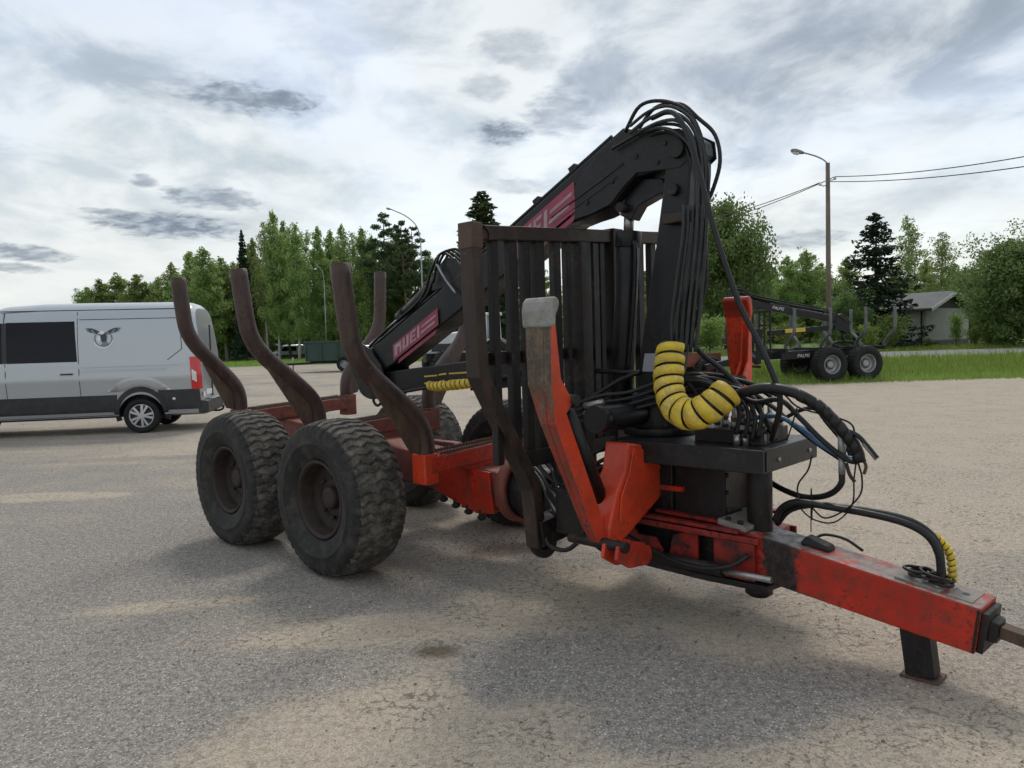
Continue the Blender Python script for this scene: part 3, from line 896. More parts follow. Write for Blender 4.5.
MB().cyl((3.56, -.12, .57), (3.56, -.12, .93), .068, 24).build('table_post', MAT['black_worn'], TP, .004)
# front frame: top flange strips, side plates, open bottom with a thick lower plate
ff = MB()
ff.poly([(2.62, -.30, .545), (3.30, -.31, .535), (3.62, -.27, .52), (3.62, .13, .52), (3.30, .30, .535), (2.62, .30, .545)], (0, 0, .035))
front = ff.build('front_frame', MAT['red_grimy'], TP, .006)
mb = MB()
mb.beam((2.75, -.285, .60), (3.52, -.285, .585), .05, .02); mb.beam((2.95, -.20, .615), (3.52, -.20, .60), .05, .02)
mb.beam((2.75, .285, .60), (3.52, .285, .585), .05, .02)
mb.build('top_strip', MAT['red_grimy'], front, .003)
mb = MB()
mb.poly([(2.62, -.29, .30), (3.30, -.30, .28), (3.66, -.26, .27), (3.70, .05, .27), (3.30, .30, .28), (2.62, .30, .30), (2.35, .14, .32), (2.35, -.14, .32)], (0, 0, .035))
mb.build('lower_plate', MAT['black_worn'], front, .006)
mb = MB()
for pts in ([(2.62, .33), (2.62, .545), (2.80, .545), (2.86, .47), (2.98, .47), (3.03, .40), (3.03, .33)], [(3.06, .34), (3.10, .50), (3.18, .53), (3.26, .53), (3.26, .36)], [(3.36, .32), (3.36, .53), (3.60, .52), (3.60, .32)]):
    mb.poly([(a, -.275, b) for a, b in pts], (0, .02, 0)); mb.poly([(a, .255, b) for a, b in pts], (0, .02, 0))
mb.build('side_plate', MAT['red_grimy'], front, .003)
mb = MB(); mb.beam((2.65, 0, .42), (3.62, -.06, .41), .30, .20); mb.build('core_beam', MAT['black_worn'], front, .005)
mb = MB()
mb.cyl((3.55, -.12, .20), (3.55, -.12, .56), .055, 20); mb.cyl((3.55, -.12, .215), (3.55, -.12, .255), .075, 20)
mb.build('drawbar_pin', MAT['black_worn'], front)
for dt in (-.335, .20):
    cyo = MB().cyl((2.85, dt * .95, .37), (3.45, dt, .37), .035, 16).build('steering_cylinder', MAT['black_worn'], TP)
    MB().cyl((3.45, dt, .37), (3.72, dt * .98, .37), .018, 12).build('cylinder_rod', MAT['steel'], cyo)
hose('steering_hose', [(2.80, -.33, .47), (2.95, -.36, .44), (3.15, -.37, .385), (3.35, -.37, .375), (3.5, -.35, .41), (3.58, -.30, .47)], .014, MAT['hose'], TP)
mb = MB(); mb.box((3.25, .02, .60), (3.42, .22, .64)); mb.build('base_plate', MAT['dirty_plate'], TP, .004)
mb = MB()
mb.cyl((3.42, .20, .60), (3.42, .20, .86), .03, 12); mb.lathe([(.001, -.05), (.045, -.04), (.06, 0), (.045, .04), (.001, .05)], (3.42, .20, .72), (0, 0, 1), 16); mb.lathe([(.001, -.03), (.055, -.03), (.055, .03), (.001, .03)], (3.44, .22, .64), (1, .4, 0), 18)
mb.build('red_coupling', MAT['red'], TP)

# --- drawbar, jack and tow eye
D0, D1 = V((3.42, -.115, .475)), V((4.66, -.20, .318))
dd = (D1 - D0).normalized()
dn = V((-dd.y, dd.x, 0)).normalized()
du = dd.cross(dn)
if du.z < 0: du = -du
mb = MB()
H0, H1, DW = .245, .215, .23
c = []
for p, h in ((D0, H0), (D1, H1)):
    c += [p - dn * DW / 2 - du * h / 2, p + dn * DW / 2 - du * h / 2, p + dn * DW / 2 + du * h / 2, p - dn * DW / 2 + du * h / 2]
mb.hexa(c)
db = mb.build('drawbar', MAT['drawbar'], TP, .010)
def dbp(f, a, h):
    p = D0.lerp(D1, f)
    return p + dn * a + du * h
def dbh(f): return (H0 + (H1 - H0) * f) / 2
mb = MB()
for f0, f1, a0, a1, h in ((.70, .86, -.09, .07, .012), (.88, .965, -.085, .09, .004)):
    mb.hexa([dbp(f0, a0, dbh(f0) - .01), dbp(f1, a0, dbh(f1) - .01), dbp(f1, a1, dbh(f1) - .01), dbp(f0, a1, dbh(f0) - .01), dbp(f0, a0, dbh(f0) + h), dbp(f1, a0, dbh(f1) + h), dbp(f1, a1, dbh(f1) + h), dbp(f0, a1, dbh(f0) + h)])
mb.build('tool_tray', MAT['dirty_plate'], db, .002)
mb = MB(); mb.tube([dbp(.925, -.0, dbh(.92) + .0045), dbp(.925, -.0, dbh(.92) + .0052)], .016, 16); mb.build('hole_shade_disc', MAT['hose'], db)  # dark disc paints the shade of a hole; the tray is not drilled
mb = MB()
mb.hexa([dbp(-.04, -.15, dbh(0)), dbp(.10, -.15, dbh(.1)), dbp(.10, .15, dbh(.1)), dbp(-.04, .15, dbh(0)), dbp(-.04, -.15, dbh(0) + .035), dbp(.10, -.15, dbh(.1) + .03), dbp(.10, .15, dbh(.1) + .03), dbp(-.04, .15, dbh(0) + .035)])
mb.build('pivot_cap', MAT['dirty_plate'], db, .006)
mb = MB()
mb.hexa([dbp(1.0, -.10, -.10), dbp(1.022, -.10, -.10), dbp(1.022, .10, -.10), dbp(1.0, .10, -.10), dbp(1.0, -.10, .085), dbp(1.022, -.10, .085), dbp(1.022, .10, .085), dbp(1.0, .10, .085)])
mb.hexa([dbp(1.022, -.06, -.05), dbp(1.05, -.05, -.05), dbp(1.05, .05, -.05), dbp(1.022, .06, -.05), dbp(1.022, -.06, .05), dbp(1.05, -.05, .04), dbp(1.05, .05, .04), dbp(1.022, .06, .05)])
mb.build('hitch_flange', MAT['black_worn'], db, .005)
mb = MB()
mb.beam(dbp(1.05, 0, 0), dbp(1.16, 0, -.005), .075, .055)
e = dbp(1.22, 0, -.005)
ring = []
for i in range(25):
    a = 2 * math.pi * i / 24
    ring.append(e + dd * math.cos(a) * .065 + dn * math.sin(a) * .065)
mb.tube(ring, .024, 10, caps=False)
mb.build('tow_eye', MAT['rust'], db, .004)
jack0 = dbp(.775, 0, -dbh(.775) + .01)
jf = V((jack0.x + .03, jack0.y - .0, .012))
mb = MB(); mb.beam(jack0, jf, .10, .13, up=(1, 0, 0)); jk = mb.build('support_jack', MAT['black_worn'], TP, .006)
mb = MB(); mb.box((jf.x - .085, jf.y - .07, 0.0), (jf.x + .085, jf.y + .07, .014)); mb.build('jack_foot', MAT['rust'], jk, .003)
# coiled chain and shackle on the drawbar
cp_ = []
for i in range(60):
    a = i * .62
    cp_.append(dbp(.80 + .05 * math.sin(a * .37) + .045 * math.cos(a), -.01 + .05 * math.sin(a), dbh(.8) + .022 + .0006 * i))
hose('chain_coil', cp_, .0075, MAT['black_worn'], db, 6, 2)
mb = MB(); p = dbp(.37, .0, dbh(.37) + .02)
mb.hexa([dbp(.30, -.045, dbh(.3)), dbp(.43, -.045, dbh(.43)), dbp(.43, .05, dbh(.43)), dbp(.30, .05, dbh(.3)), dbp(.32, -.03, dbh(.3) + .045), dbp(.42, -.035, dbh(.4) + .03), dbp(.42, .04, dbh(.4) + .03), dbp(.32, .035, dbh(.3) + .05)])
mb.build('drawbar_lug', MAT['black_worn'], db, .012)
hose('lug_cable', [dbp(.33, .05, dbh(.3) + .02), dbp(.36, .09, dbh(.3) + .045), dbp(.44, .10, dbh(.3) + .05), dbp(.52, .09, dbh(.3) + .02)], .008, MAT['hose'], db)

# --- crane column, boom, jib
cm_ = MB()
cl = [(2.70, 1.10), (2.76, 1.26), (2.80, 1.57), (2.92, 2.17), (3.00, 2.62), (3.02, 2.76), (3.06, 2.82), (3.13, 2.82), (3.17, 2.76), (3.165, 2.60), (3.12, 2.15), (3.00, 1.57), (2.945, 1.27), (2.98, 1.10)]
cm_.poly([(a, -.125, b) for a, b in cl], (0, .25, 0))
column = cm_.build('crane_column', MAT['black'], TP, .012)
mb = MB(); mb.box((2.80, -.129, 1.40), (2.90, -.126, 1.56)); 
lab = MB().hexa([(2.815, -.1285, 1.44), (2.90, -.1285, 1.44), (2.90, -.126, 1.44), (2.815, -.126, 1.44), (2.835, -.1285, 1.55), (2.92, -.1285, 1.55), (2.92, -.126, 1.55), (2.835, -.126, 1.55)])
lab.build('warning_label', MAT['label'], column)
mb = MB()
for z_ in (2.30,):
    mb.box((3.02, -.20, z_), (3.29, -.12, z_ + .055))
mb.build('hose_clamp', MAT['gate'], column, .005)
for i, (a, b) in enumerate(((3.085, 2.73), (3.06, 2.50), (2.87, 1.33))):
    MB().cyl((a, -.155, b), (a, .155, b), .055 if i == 0 else .035, 18).build('pivot_pin', MAT['black_worn'], column, .004)

boom_pts = [(3.19, 2.70), (3.18, 2.78), (3.10, 2.83), (2.93, 2.865), (2.70, 2.935), (1.875, 2.515), (1.26, 2.205), (.0, 1.60), (-.14, 1.50), (-.06, 1.40), (.20, 1.43), (.37, 1.50), (1.3, 1.955), (2.26, 2.405), (2.45, 2.44), (2.60, 2.47), (2.70, 2.56), (2.78, 2.62), (2.93, 2.63), (3.10, 2.63)]
main = MB().poly([(a, -.115, b) for a, b in boom_pts], (0, .23, 0)).build('main_boom', MAT['black'], TP, .012)
bdir = V((1.46, 0, .72)).normalized()
bup = V((-bdir.z, 0, bdir.x))
def bmp(s_, off, t_):     # a point on the boom: s along the trailer, off below the boom's upper edge
    zt = 2.205 + (s_ - 1.26) * (2.935 - 2.205) / (2.70 - 1.26) if s_ > 1.26 else 1.60 + s_ * (2.205 - 1.60) / 1.26
    return V((s_, t_, zt)) - bup * off
for t_ in (-.128, .116):
    mb = MB().poly([(a, t_, b) for a, b in [(3.20, 2.69), (3.19, 2.79), (3.10, 2.845), (2.93, 2.875), (2.72, 2.92), (2.50, 2.80), (2.30, 2.62), (2.28, 2.42), (2.45, 2.44), (2.60, 2.48), (2.70, 2.57), (2.80, 2.64), (3.10, 2.62)]], (0, .012, 0))
    mb.build('boom_head_plate', MAT['black'], main, .004)
mb = MB()
mb.tube([bmp(2.05, .16, -.122), bmp(2.62, .20, -.125)], .010, 8); mb.tube([bmp(2.05, .205, -.122), bmp(2.55, .245, -.125)], .008, 8)
mb.build('boom_side_pipe', MAT['black'], main, fix=False)
mb = MB()
mb.tube([bmp(.1, -.03, -.07), bmp(1.2, -.03, -.07), bmp(2.60, -.03, -.07)], .013, 8); mb.tube([bmp(.1, -.03, -.03), bmp(1.2, -.03, -.03), bmp(2.60, -.03, -.03)], .013, 8)
mb.build('boom_top_pipe', MAT['hose'], main, fix=False)
for s_ in (1.55, 1.98, 2.3):
    p = bmp(s_, -.03, -.05)
    MB().beam(p - bdir * .03, p + bdir * .03, .11, .045, up=bup).build('pipe_clamp', MAT['black_worn'], main, .003)
def decal(s0, s1, o0, o1, slant, marks):
    q = MB()
    c4 = [bmp(s0, o1, -.1295), bmp(s1, o1, -.1295), bmp(s1 + slant, o0, -.1295), bmp(s0 + slant, o0, -.1295)]
    q.poly(c4, (0, .002, 0))
    d_ = q.build('printed_decal', MAT['decal'], main)
    w = MB()
    for a0, a1, b0, b1 in marks:
        def pt(a, b): return c4[0].lerp(c4[1], a).lerp(c4[3].lerp(c4[2], a), b) + V((0, -.0015, 0))
        w.poly([pt(a0, b0), pt(a1, b0), pt(a1 + .015, b1), pt(a0 + .015, b1)], (0, .001, 0))
    w.build('decal_lettering', MAT['decal_white'], d_)
marks = [(.03, .10, .18, .86), (.10, .17, .60, .86), (.15, .19, .18, .86), (.22, .27, .18, .86), (.27, .31, .18, .34), (.31, .36, .18, .86), (.39, .43, .18, .86), (.43, .52, .18, .30), (.43, .50, .47, .58), (.43, .52, .74, .86), (.55, .60, .18, .86), (.64, .96, .60, .72), (.62, .92, .28, .40)]
decal(1.62, 2.22, .065, .235, .07, marks)
decal(.26, .84, .115, .235, .05, marks)
for a0, a1, o0, o1 in ((1.75, 2.18, .255, .285), (.30, .78, .255, .28)):
    MB().poly([bmp(a0, o1, -.1295), bmp(a1, o1, -.1295), bmp(a1 + .03, o0, -.1295), bmp(a0 + .03, o0, -.1295)], (0, .002, 0)).build('decal_stripe', MAT['decal'], main)
# bracket of the jib cylinder, guard rail round the hoses
mb = MB()
for t_ in (-.10, .085):
    mb.poly([(.84, t_, 2.06), (.90, t_, 2.22), (1.02, t_, 2.31), (1.13, t_, 2.29), (1.22, t_, 2.20), (1.20, t_, 2.10)], (0, .015, 0))
mb.build('jib_cylinder_bracket', MAT['black'], main, .004)
hose('hose_guard', [(.90, -.13, 2.12), (.98, -.14, 2.30), (1.06, -.14, 2.345), (1.22, -.14, 2.34), (1.28, -.13, 2.22)], .010, MAT['black'], main)
hose('hose_guard', [(.96, -.14, 2.26), (1.06, -.14, 2.13), (1.17, -.14, 2.02)], .009, MAT['galv'], main)
cyo = MB().cyl((1.02, 0, 2.255), (.33, 0, 1.865), .058, 22).cyl((.40, 0, 1.905), (.33, 0, 1.865), .066, 22).build('jib_cylinder', MAT['black'], TP)
MB().cyl((.34, 0, 1.87), (-.10, 0, 1.645), .028, 16).build('cylinder_rod', MAT['chrome'], cyo)
for k_ in range(3):
    hose('jib_hose', [(1.15, -.06 + .05 * k_, 2.24), (.98, -.09 + .05 * k_, 2.345 + .01 * k_), (.86, -.10 + .05 * k_, 2.24), (.72, -.10 + .04 * k_, 2.02), (.4, -.11, 1.84), (.05, -.11, 1.66), (-.1, -.08, 1.55)], .011, MAT['hose'], TP)
# knuckle and jib
mb = MB()
for t_ in (-.15, .13):
    mb.poly([(-.20, t_, 1.63), (-.08, t_, 1.68), (.06, t_, 1.62), (.22, t_, 1.47), (.26, t_, 1.28), (.14, t_, 1.19), (-.08, t_, 1.24), (-.22, t_, 1.45)], (0, .02, 0))
mb.build('boom_knuckle', MAT['black'], TP, .006)
for a, b in ((-.10, 1.62), (.02, 1.49), (.10, 1.32)):
    MB().cyl((a, -.17, b), (a, .17, b), .032, 16).build('pivot_pin', MAT['steel'], TP, .003)
mb = MB().beam((-.02, 0, 1.315), (1.86, 0, 1.475), .17, .175)
jib = mb.build('folded_jib', MAT['black'], TP, .012)
MB().beam((1.2, 0, 1.325), (1.90, 0, 1.38), .12, .09).build('jib_extension', MAT['black'], jib, .006)
mb = MB()
for i, (a0, a1) in enumerate(((.70, .86), (.88, .97), (1.0, 1.2), (1.24, 1.34))):
    for r_ in (0, 1):
        zz = 1.315 + .085 * a0 + .005 - .055 * r_
        mb.hexa([(a0, -.0875, zz), (a1 - .03 * r_, -.0875, zz + .01), (a1 - .03 * r_, -.086, zz + .01), (a0, -.086, zz), (a0, -.0875, zz + .012), (a1 - .03 * r_, -.0875, zz + .022), (a1 - .03 * r_, -.086, zz + .022), (a0, -.086, zz + .012)])
mb.build('scratched_print', MAT['yellow'], jib)
hose('jib_hook', [(.05, -.10, 1.24), (.04, -.11, 1.17), (.09, -.11, 1.13), (.15, -.11, 1.16), (.16, -.11, 1.21)], .012, MAT['black_worn'], TP)
hose('jib_hose_run', [(-.05, -.12, 1.42), (-.12, -.13, 1.28), (.02, -.13, 1.20), (.3, -.12, 1.235), (.8, -.14, 1.30), (1.3, -.14, 1.345), (1.8, -.12, 1.42)], .014, MAT['hose'], TP)

# lift cylinder beside the column
cyo = MB().cyl((2.56, 0, 1.12), (2.645, 0, 2.28), .073, 24).cyl((2.640, 0, 2.22), (2.648, 0, 2.32), .082, 24).build('lift_cylinder', MAT['black'], TP, .004)
mb = MB().cyl((2.645, 0, 2.30), (2.655, 0, 2.44), .032, 16); mb.cyl((2.657, -.045, 2.46), (2.657, .045, 2.46), .055, 18)
mb.build('cylinder_rod', MAT['steel'], cyo)
mb = MB().cyl((2.657, -.11, 2.46), (2.657, .11, 2.46), .03, 16).cyl((2.55, -.12, 1.14), (2.55, .12, 1.14), .03, 16); mb.build('cylinder_pin', MAT['black_worn'], cyo)
MB().tube(smooth_path([(2.72, -.06, 2.24), (2.735, -.06, 2.20), (2.72, -.06, 1.9), (2.66, -.06, 1.4)]), .014, 8).build('cylinder_pipe', MAT['black'], cyo)
mb = MB(); mb.beam((2.50, 0, 1.12), (2.78, 0, 1.12), .16, .12); mb.build('cylinder_mount', MAT['black'], TP, .006)
mb = MB()
mb.poly([(2.66, -.05, 2.52), (2.80, -.05, 2.62), (2.93, -.05, 2.60), (2.97, -.05, 2.52), (2.88, -.05, 2.50), (2.76, -.05, 2.46), (2.70, -.05, 2.38), (2.62, -.05, 2.42)], (0, .10, 0))
mb.build('lift_link', MAT['black'], TP, .006)

# --- hydraulic hoses and the valve bank
vb = MB()
vb.box((3.22, -.22, 1.05), (3.62, .12, 1.13))
valves = vb.build('valve_block', MAT['black_worn'], TP, .006)
fit = [(3.22 + .043 * i, -.16 + .26 * ((i * 7) % 5) / 4.0) for i in range(10)]
for i, (a, b) in enumerate(fit):
    f = MB().cyl((a, b, 1.13), (a, b, 1.165), .021, 6).cyl((a, b, 1.165), (a, b, 1.245), .013, 10).cyl((a, b, 1.185), (a, b, 1.20), .019, 6)
    f.build('hose_fitting', MAT['steel'], valves)
    e = V((3.10 - .02 * (i % 3), -.25 + .05 * (i % 5), 1.36 + .02 * (i % 4)))
    hose('valve_hose', [(a, b, 1.245), (a - .005, b - .005, 1.30), V((a, b, 1.36)).lerp(e, .45) + V((0, 0, .02)), e, V((2.98, -.22 + .06 * (i % 5), 1.33))], .0125, MAT['hose'], TP)
for i in range(4):
    a, b = 3.50 + .035 * i, -.26 + .03 * i
    MB().cyl((a, b, 1.05), (a, b, 1.11), .02, 6).build('plug_fitting', MAT['steel'], valves)

# hoses over the top of the crane
def P(lst, t):
    return [L(x, y, t=tt if tt is not None else t) for x, y, tt in [(q + (None,))[:3] for q in lst]]
arcs = [
    ([(625, 132), (640, 106), (664, 101), (688, 112), (702, 140), (708, 185), (704, 240), (695, 300), (690, 345)], -.13, .0115),
    ([(630, 133), (650, 118), (672, 113), (690, 124), (700, 150), (702, 200), (697, 260), (688, 310), (684, 347)], -.17, .0115),
    ([(636, 133), (655, 108), (680, 104), (698, 118), (715, 135), (720, 162), (712, 192), (702, 214), (700, 250), (694, 300), (690, 345)], -.10, .0115),
    ([(640, 131), (660, 122), (678, 121), (692, 136), (697, 170), (697, 215), (690, 270), (680, 320), (676, 347)], -.20, .0105),
    ([(612, 149), (645, 130), (664, 124), (684, 128), (697, 150), (699, 215), (691, 275), (681, 325), (676, 347)], -.16, .0105),
    ([(640, 132), (660, 128), (678, 134), (693, 155), (695, 215), (687, 280), (676, 330), (670, 350)], -.19, .0105),
    ([(650, 135), (668, 132), (682, 142), (692, 165), (704, 215), (706, 280), (697, 315), (686, 345)], -.13, .0105),
    ([(630, 126), (648, 112), (668, 106), (686, 114), (697, 130), (705, 165), (703, 215), (699, 255), (690, 310), (681, 350)], -.15, .010),
]
for i, (pts, t_, r_) in enumerate(arcs):
    hose('crane_hose', P(pts, t_), r_, MAT['hose'] if i % 2 == 0 else MAT['hose_grey'], TP, 8, 6)
# grey hoses fanned out below the clamp
for i in range(6):
    x = 707 - i * 4.6
    hose('crane_hose', P([(x, 205), (x - 1, 235), (x - 4 - i * .5, 275), (x - 8 - i * .8, 320), (695 - i * 4.6, 352)], -.21 - .012 * (i % 3)), .0105, MAT['hose_grey'], TP, 8, 5)
# the long loose hose from the crane top down to the right
hose('crane_hose', [L(x, y, t=t_) for x, y, t_ in ((652, 118, -.16), (672, 112, -.20), (688, 135, -.24), (700, 175, -.26), (716, 235, -.28), (738, 300, -.30), (760, 345, -.32), (777, 385, -.33), (780, 405, -.32), (776, 425, -.28), (772, 440, -.22))], .0155, MAT['hose'], TP, 10, 6)
hose('crane_hose', [L(x, y, t=t_) for x, y, t_ in ((697, 280, -.16), (700, 310, -.15), (692, 335, -.12), (700, 352, -.10), (725, 372, -.08), (752, 400, -.10), (768, 425, -.12), (775, 440, -.15))], .015, MAT['hose'], TP, 10, 6)

# yellow spiral wrap round the bundle
def spiral_wrap(name, pts, r, pitch, cover, mat, parent, core=None, core_r=None, thick=.006, nseg=22, taper=None):
    path = smooth_path(pts, 14)
    ln = [0]
    for a, b in zip(path, path[1:]): ln.append(ln[-1] + (b - a).length)
    tot = ln[-1]
    t0 = (path[1] - path[0]).normalized()
    x = t0.cross(V((0, 1, 0))).normalized()
    fr = []
    for i, p in enumerate(path):
        t = (path[min(i + 1, len(path) - 1)] - path[max(i - 1, 0)]).normalized()
        x = (x - t * x.dot(t)).normalized()
        fr.append((p, t, x.copy(), t.cross(x)))
    def at(d):
        d = max(0, min(tot, d))
        k = 0
        while k < len(ln) - 2 and ln[k + 1] < d: k += 1
        f = (d - ln[k]) / max(1e-6, ln[k + 1] - ln[k])
        a, b = fr[k], fr[k + 1]
        return a[0].lerp(b[0], f), a[2].lerp(b[2], f).normalized(), a[3].lerp(b[3], f).normalized(), a[1]
    turns = tot / pitch
    n = int(turns * nseg)
    mb = MB()
    vs_, fs = [], []
    rnd = random.Random(4)
    jit = [rnd.uniform(-.05, .05) for _ in range(int(turns) + 3)]
    for i in range(n + 1):
        an = 2 * math.pi * i / nseg
        d0 = i / nseg * pitch
        k = int(i / nseg)
        jj = jit[k] + (jit[k + 1] - jit[k]) * (i / nseg - k)
        cov = cover * (1 + jj)
        for dd_, rr in ((0, r), (cov * pitch * .5, r + thick * .6), (cov * pitch, r), (cov * pitch, r - thick), (0, r - thick)):
            p, X, Y, T_ = at(d0 + dd_)
            vs_.append(p + (X * math.cos(an) + Y * math.sin(an)) * rr * (1 + jj * .5))
    for i in range(n):
        for j in range(5):
            fs.append((i * 5 + j, i * 5 + (j + 1) % 5, (i + 1) * 5 + (j + 1) % 5, (i + 1) * 5 + j))
    mb.add(vs_, fs, True)
    w = mb.build(name, mat, parent)
    if core:
        MB().tube(path, core_r, 16).build('hose_bundle', core, w)
    return w
spiral_wrap('yellow_hose_sleeve', [L(x, y, t=t_) for x, y, t_ in ((672, 345, -.33), (669, 366, -.38), (669, 388, -.42), (676, 407, -.45), (691, 415, -.46), (707, 409, -.44), (720, 399, -.40), (729, 391, -.36))], .083, .066, .80, MAT['yellow'], TP, MAT['hose'], .071)
spiral_wrap('yellow_jib_sleeve', [(.83, -.15, 1.318), (.95, -.165, 1.315), (1.15, -.165, 1.33), (1.36, -.15, 1.35)], .036, .05, .78, MAT['yellow'], TP, MAT['hose'], .03)

# thick black bundle to the tractor, its loose end hanging in the air
bundle = [L(x, y, t=t_) for x, y, t_ in ((722, 402, -.30), (742, 393, -.33), (768, 388, -.36), (795, 393, -.36), (820, 407, -.34), (842, 430, -.30), (855, 447, -.28), (860, 462, -.27))]
hose('tractor_hose_bundle', bundle, .027, MAT['hose'], TP, 12, 8)
spiral_wrap('black_spiral_wrap', bundle[3:], .0285, .05, .9, MAT['hose'], TP, thick=.003)
hose('tractor_hose', [L(x, y, t=-.29) for x, y in ((845, 430), (858, 436), (868, 447), (877, 458))], .012, MAT['hose'], TP)
MB().cyl(L(864, 443, t=-.29), L(877, 459, t=-.29), .013, 8).build('hose_end', MAT['steel'], TP)
def H(name, lst, r_, mat, n=8):
    return hose(name, [L(x, y, t=t_) for x, y, t_ in lst], r_, mat, TP, n, 6)
H('tractor_hose', ((735, 392, -.2), (755, 402, -.22), (780, 400, -.24), (800, 418, -.25), (822, 440, -.26), (846, 459, -.26), (858, 462, -.27)), .014, MAT['hose'])
H('blue_hose', ((745, 420, -.10), (775, 416, -.14), (800, 428, -.18), (820, 444, -.2), (840, 455, -.22), (856, 460, -.25)), .013, MAT['blue'])
H('blue_hose', ((800, 426, -.17), (810, 432, -.17), (820, 445, -.19), (812, 436, -.2), (804, 430, -.2)), .006, MAT['blue'])
H('tractor_hose', ((762, 436, -.05), (785, 418, -.08), (812, 408, -.10), (828, 424, -.14), (846, 446, -.20), (853, 462, -.24)), .011, MAT['hose'])
H('tractor_hose', ((700, 388, -.05), (740, 392, -.05), (770, 405, -.08), (792, 424, -.12), (815, 442, -.16), (842, 460, -.2)), .013, MAT['hose'])
MB().cyl(L(842, 432, t=-.24), L(842, 458, t=-.24), .020, 12).cyl(L(842, 458, t=-.24), L(842, 474, t=-.24), .017, 12).build('quick_coupler', MAT['galv'], TP)
H('tractor_hose', ((842, 474, -.24), (841, 484, -.24), (832, 493, -.2), (818, 497, -.15), (800, 496, -.10), (780, 488, -.02), (764, 478, .05)), .0155, MAT['hose'], 10)
H('electric_cable', ((858, 462, -.26), (862, 478, -.25), (860, 495, -.24), (845, 510, -.22), (825, 518, -.2), (812, 508, -.18), (800, 500, -.18), (798, 485, -.18), (808, 470, -.2), (812, 455, -.2)), .0045, MAT['hose'], 6)
H('electric_cable', ((856, 462, -.26), (854, 480, -.25), (852, 505, -.24), (835, 522, -.2), (815, 520, -.18), (802, 510, -.18), (796, 498, -.18)), .004, MAT['hose'], 6)
H('electric_cable', ((812, 520, -.18), (812, 500, -.18), (811, 490, -.18), (811, 532, -.15)), .003, MAT['hose'], 6)
H('electric_cable', ((785, 395, -.3), (800, 408, -.3), (838, 418, -.3), (852, 425, -.28), (855, 437, -.28)), .005, MAT['hose'], 6)
H('electric_cable', ((797, 408, -.28), (792, 425, -.26), (787, 440, -.25)), .004, MAT['hose'], 6)
H('hose_end_tag', ((846, 463, -.26), (850, 475, -.26), (855, 482, -.26)), .009, MAT['gate'], 6)
H('hose_end_tag', ((862, 458, -.26), (866, 466, -.26), (864, 474, -.26)), .008, MAT['rust'], 6)
for i, (x0, y0) in enumerate(((736, 435), (745, 438), (752, 441), (758, 438))):
    H('short_hose', ((x0, y0, -.25), (x0 + 3, y0 - 25, -.24), (x0 - 10, y0 - 45, -.18), (x0 - 40, y0 - 52, -.08), (x0 - 70, y0 - 46, 0)), .0125, MAT['hose'])
for i in range(4):
    H('rear_hose', ((735 + 3 * i, 398 + 4 * i, -.14), (705, 380 + 5 * i, -.16), (670, 379 + 7 * i, -.2), (630, 392 + 6 * i, -.3), (600, 396 + 7 * i, -.42), (575, 405 + 6 * i, -.5)), .0125, MAT['hose'])
for k_ in range(2):
    MB().cyl(L(604, 410 - 8 * k_, t=-.45), L(584, 414 - 8 * k_, t=-.5), .019, 8).build('hose_fitting', MAT['steel'], TP)
H('rear_hose', ((640, 372, -.15), (620, 380, -.2), (600, 392, -.28), (582, 402, -.35)), .014, MAT['hose'])
MB().cyl(L(596, 371, t=-.1), L(640, 373, t=-.1), .016, 10).build('control_rod', MAT['black'], TP)
# hoses lying along the drawbar to its front
H('drawbar_hose', ((775, 520, -.16), (782, 508, -.18), (798, 502, -.2), (830, 507, -.2), (870, 514, -.2), (905, 523, -.2), (928, 536, -.2), (939, 555, -.2), (941, 580, -.2)), .018, MAT['hose'], 10)
H('drawbar_hose', ((777, 524, -.12), (790, 510, -.14), (815, 505, -.17), (850, 508, -.18), (895, 516, -.18), (922, 527, -.18), (938, 545, -.17), (943, 578, -.18)), .016, MAT['hose'], 10)
spiral_wrap('yellow_drawbar_sleeve', [L(x, y, t=t_) for x, y, t_ in ((934, 535, -.15), (944, 545, -.14), (951, 558, -.14), (953, 582, -.15))], .018, .026, .84, MAT['yellow'], TP, MAT['hose'], .014)
mb = MB(); mb.box((2.42, -.52, .46), (2.66, -.16, .74)); mb.box((2.46, -.42, .74), (2.62, -.22, .86)); mb.build('side_valve_box', MAT['black_worn'], TP, .01)
for i in range(7):
    z_ = .62 + .05 * i
    hose('frame_hose', [(1.75, -.16 + .03 * i, .80), (2.05, -.26 - .02 * i, z_ + .12), (2.25, -.38 + .03 * (i % 3), z_), (2.45, -.50 + .04 * (i % 4), z_ - .06), (2.62, -.46 + .06 * (i % 3), z_ + .02), (2.78, -.30, z_ + .12)], .013, MAT['hose'], TP)
hose('frame_hose', [(2.34, -.55, .48), (2.44, -.60, .40), (2.58, -.60, .40), (2.66, -.55, .50), (2.60, -.50, .58)], .014, MAT['hose'], TP)
mb = MB(); mb.box((2.05, -.13, .60), (2.26, .13, .92)); mb.build('neck_block', MAT['black_worn'], TP, .01)
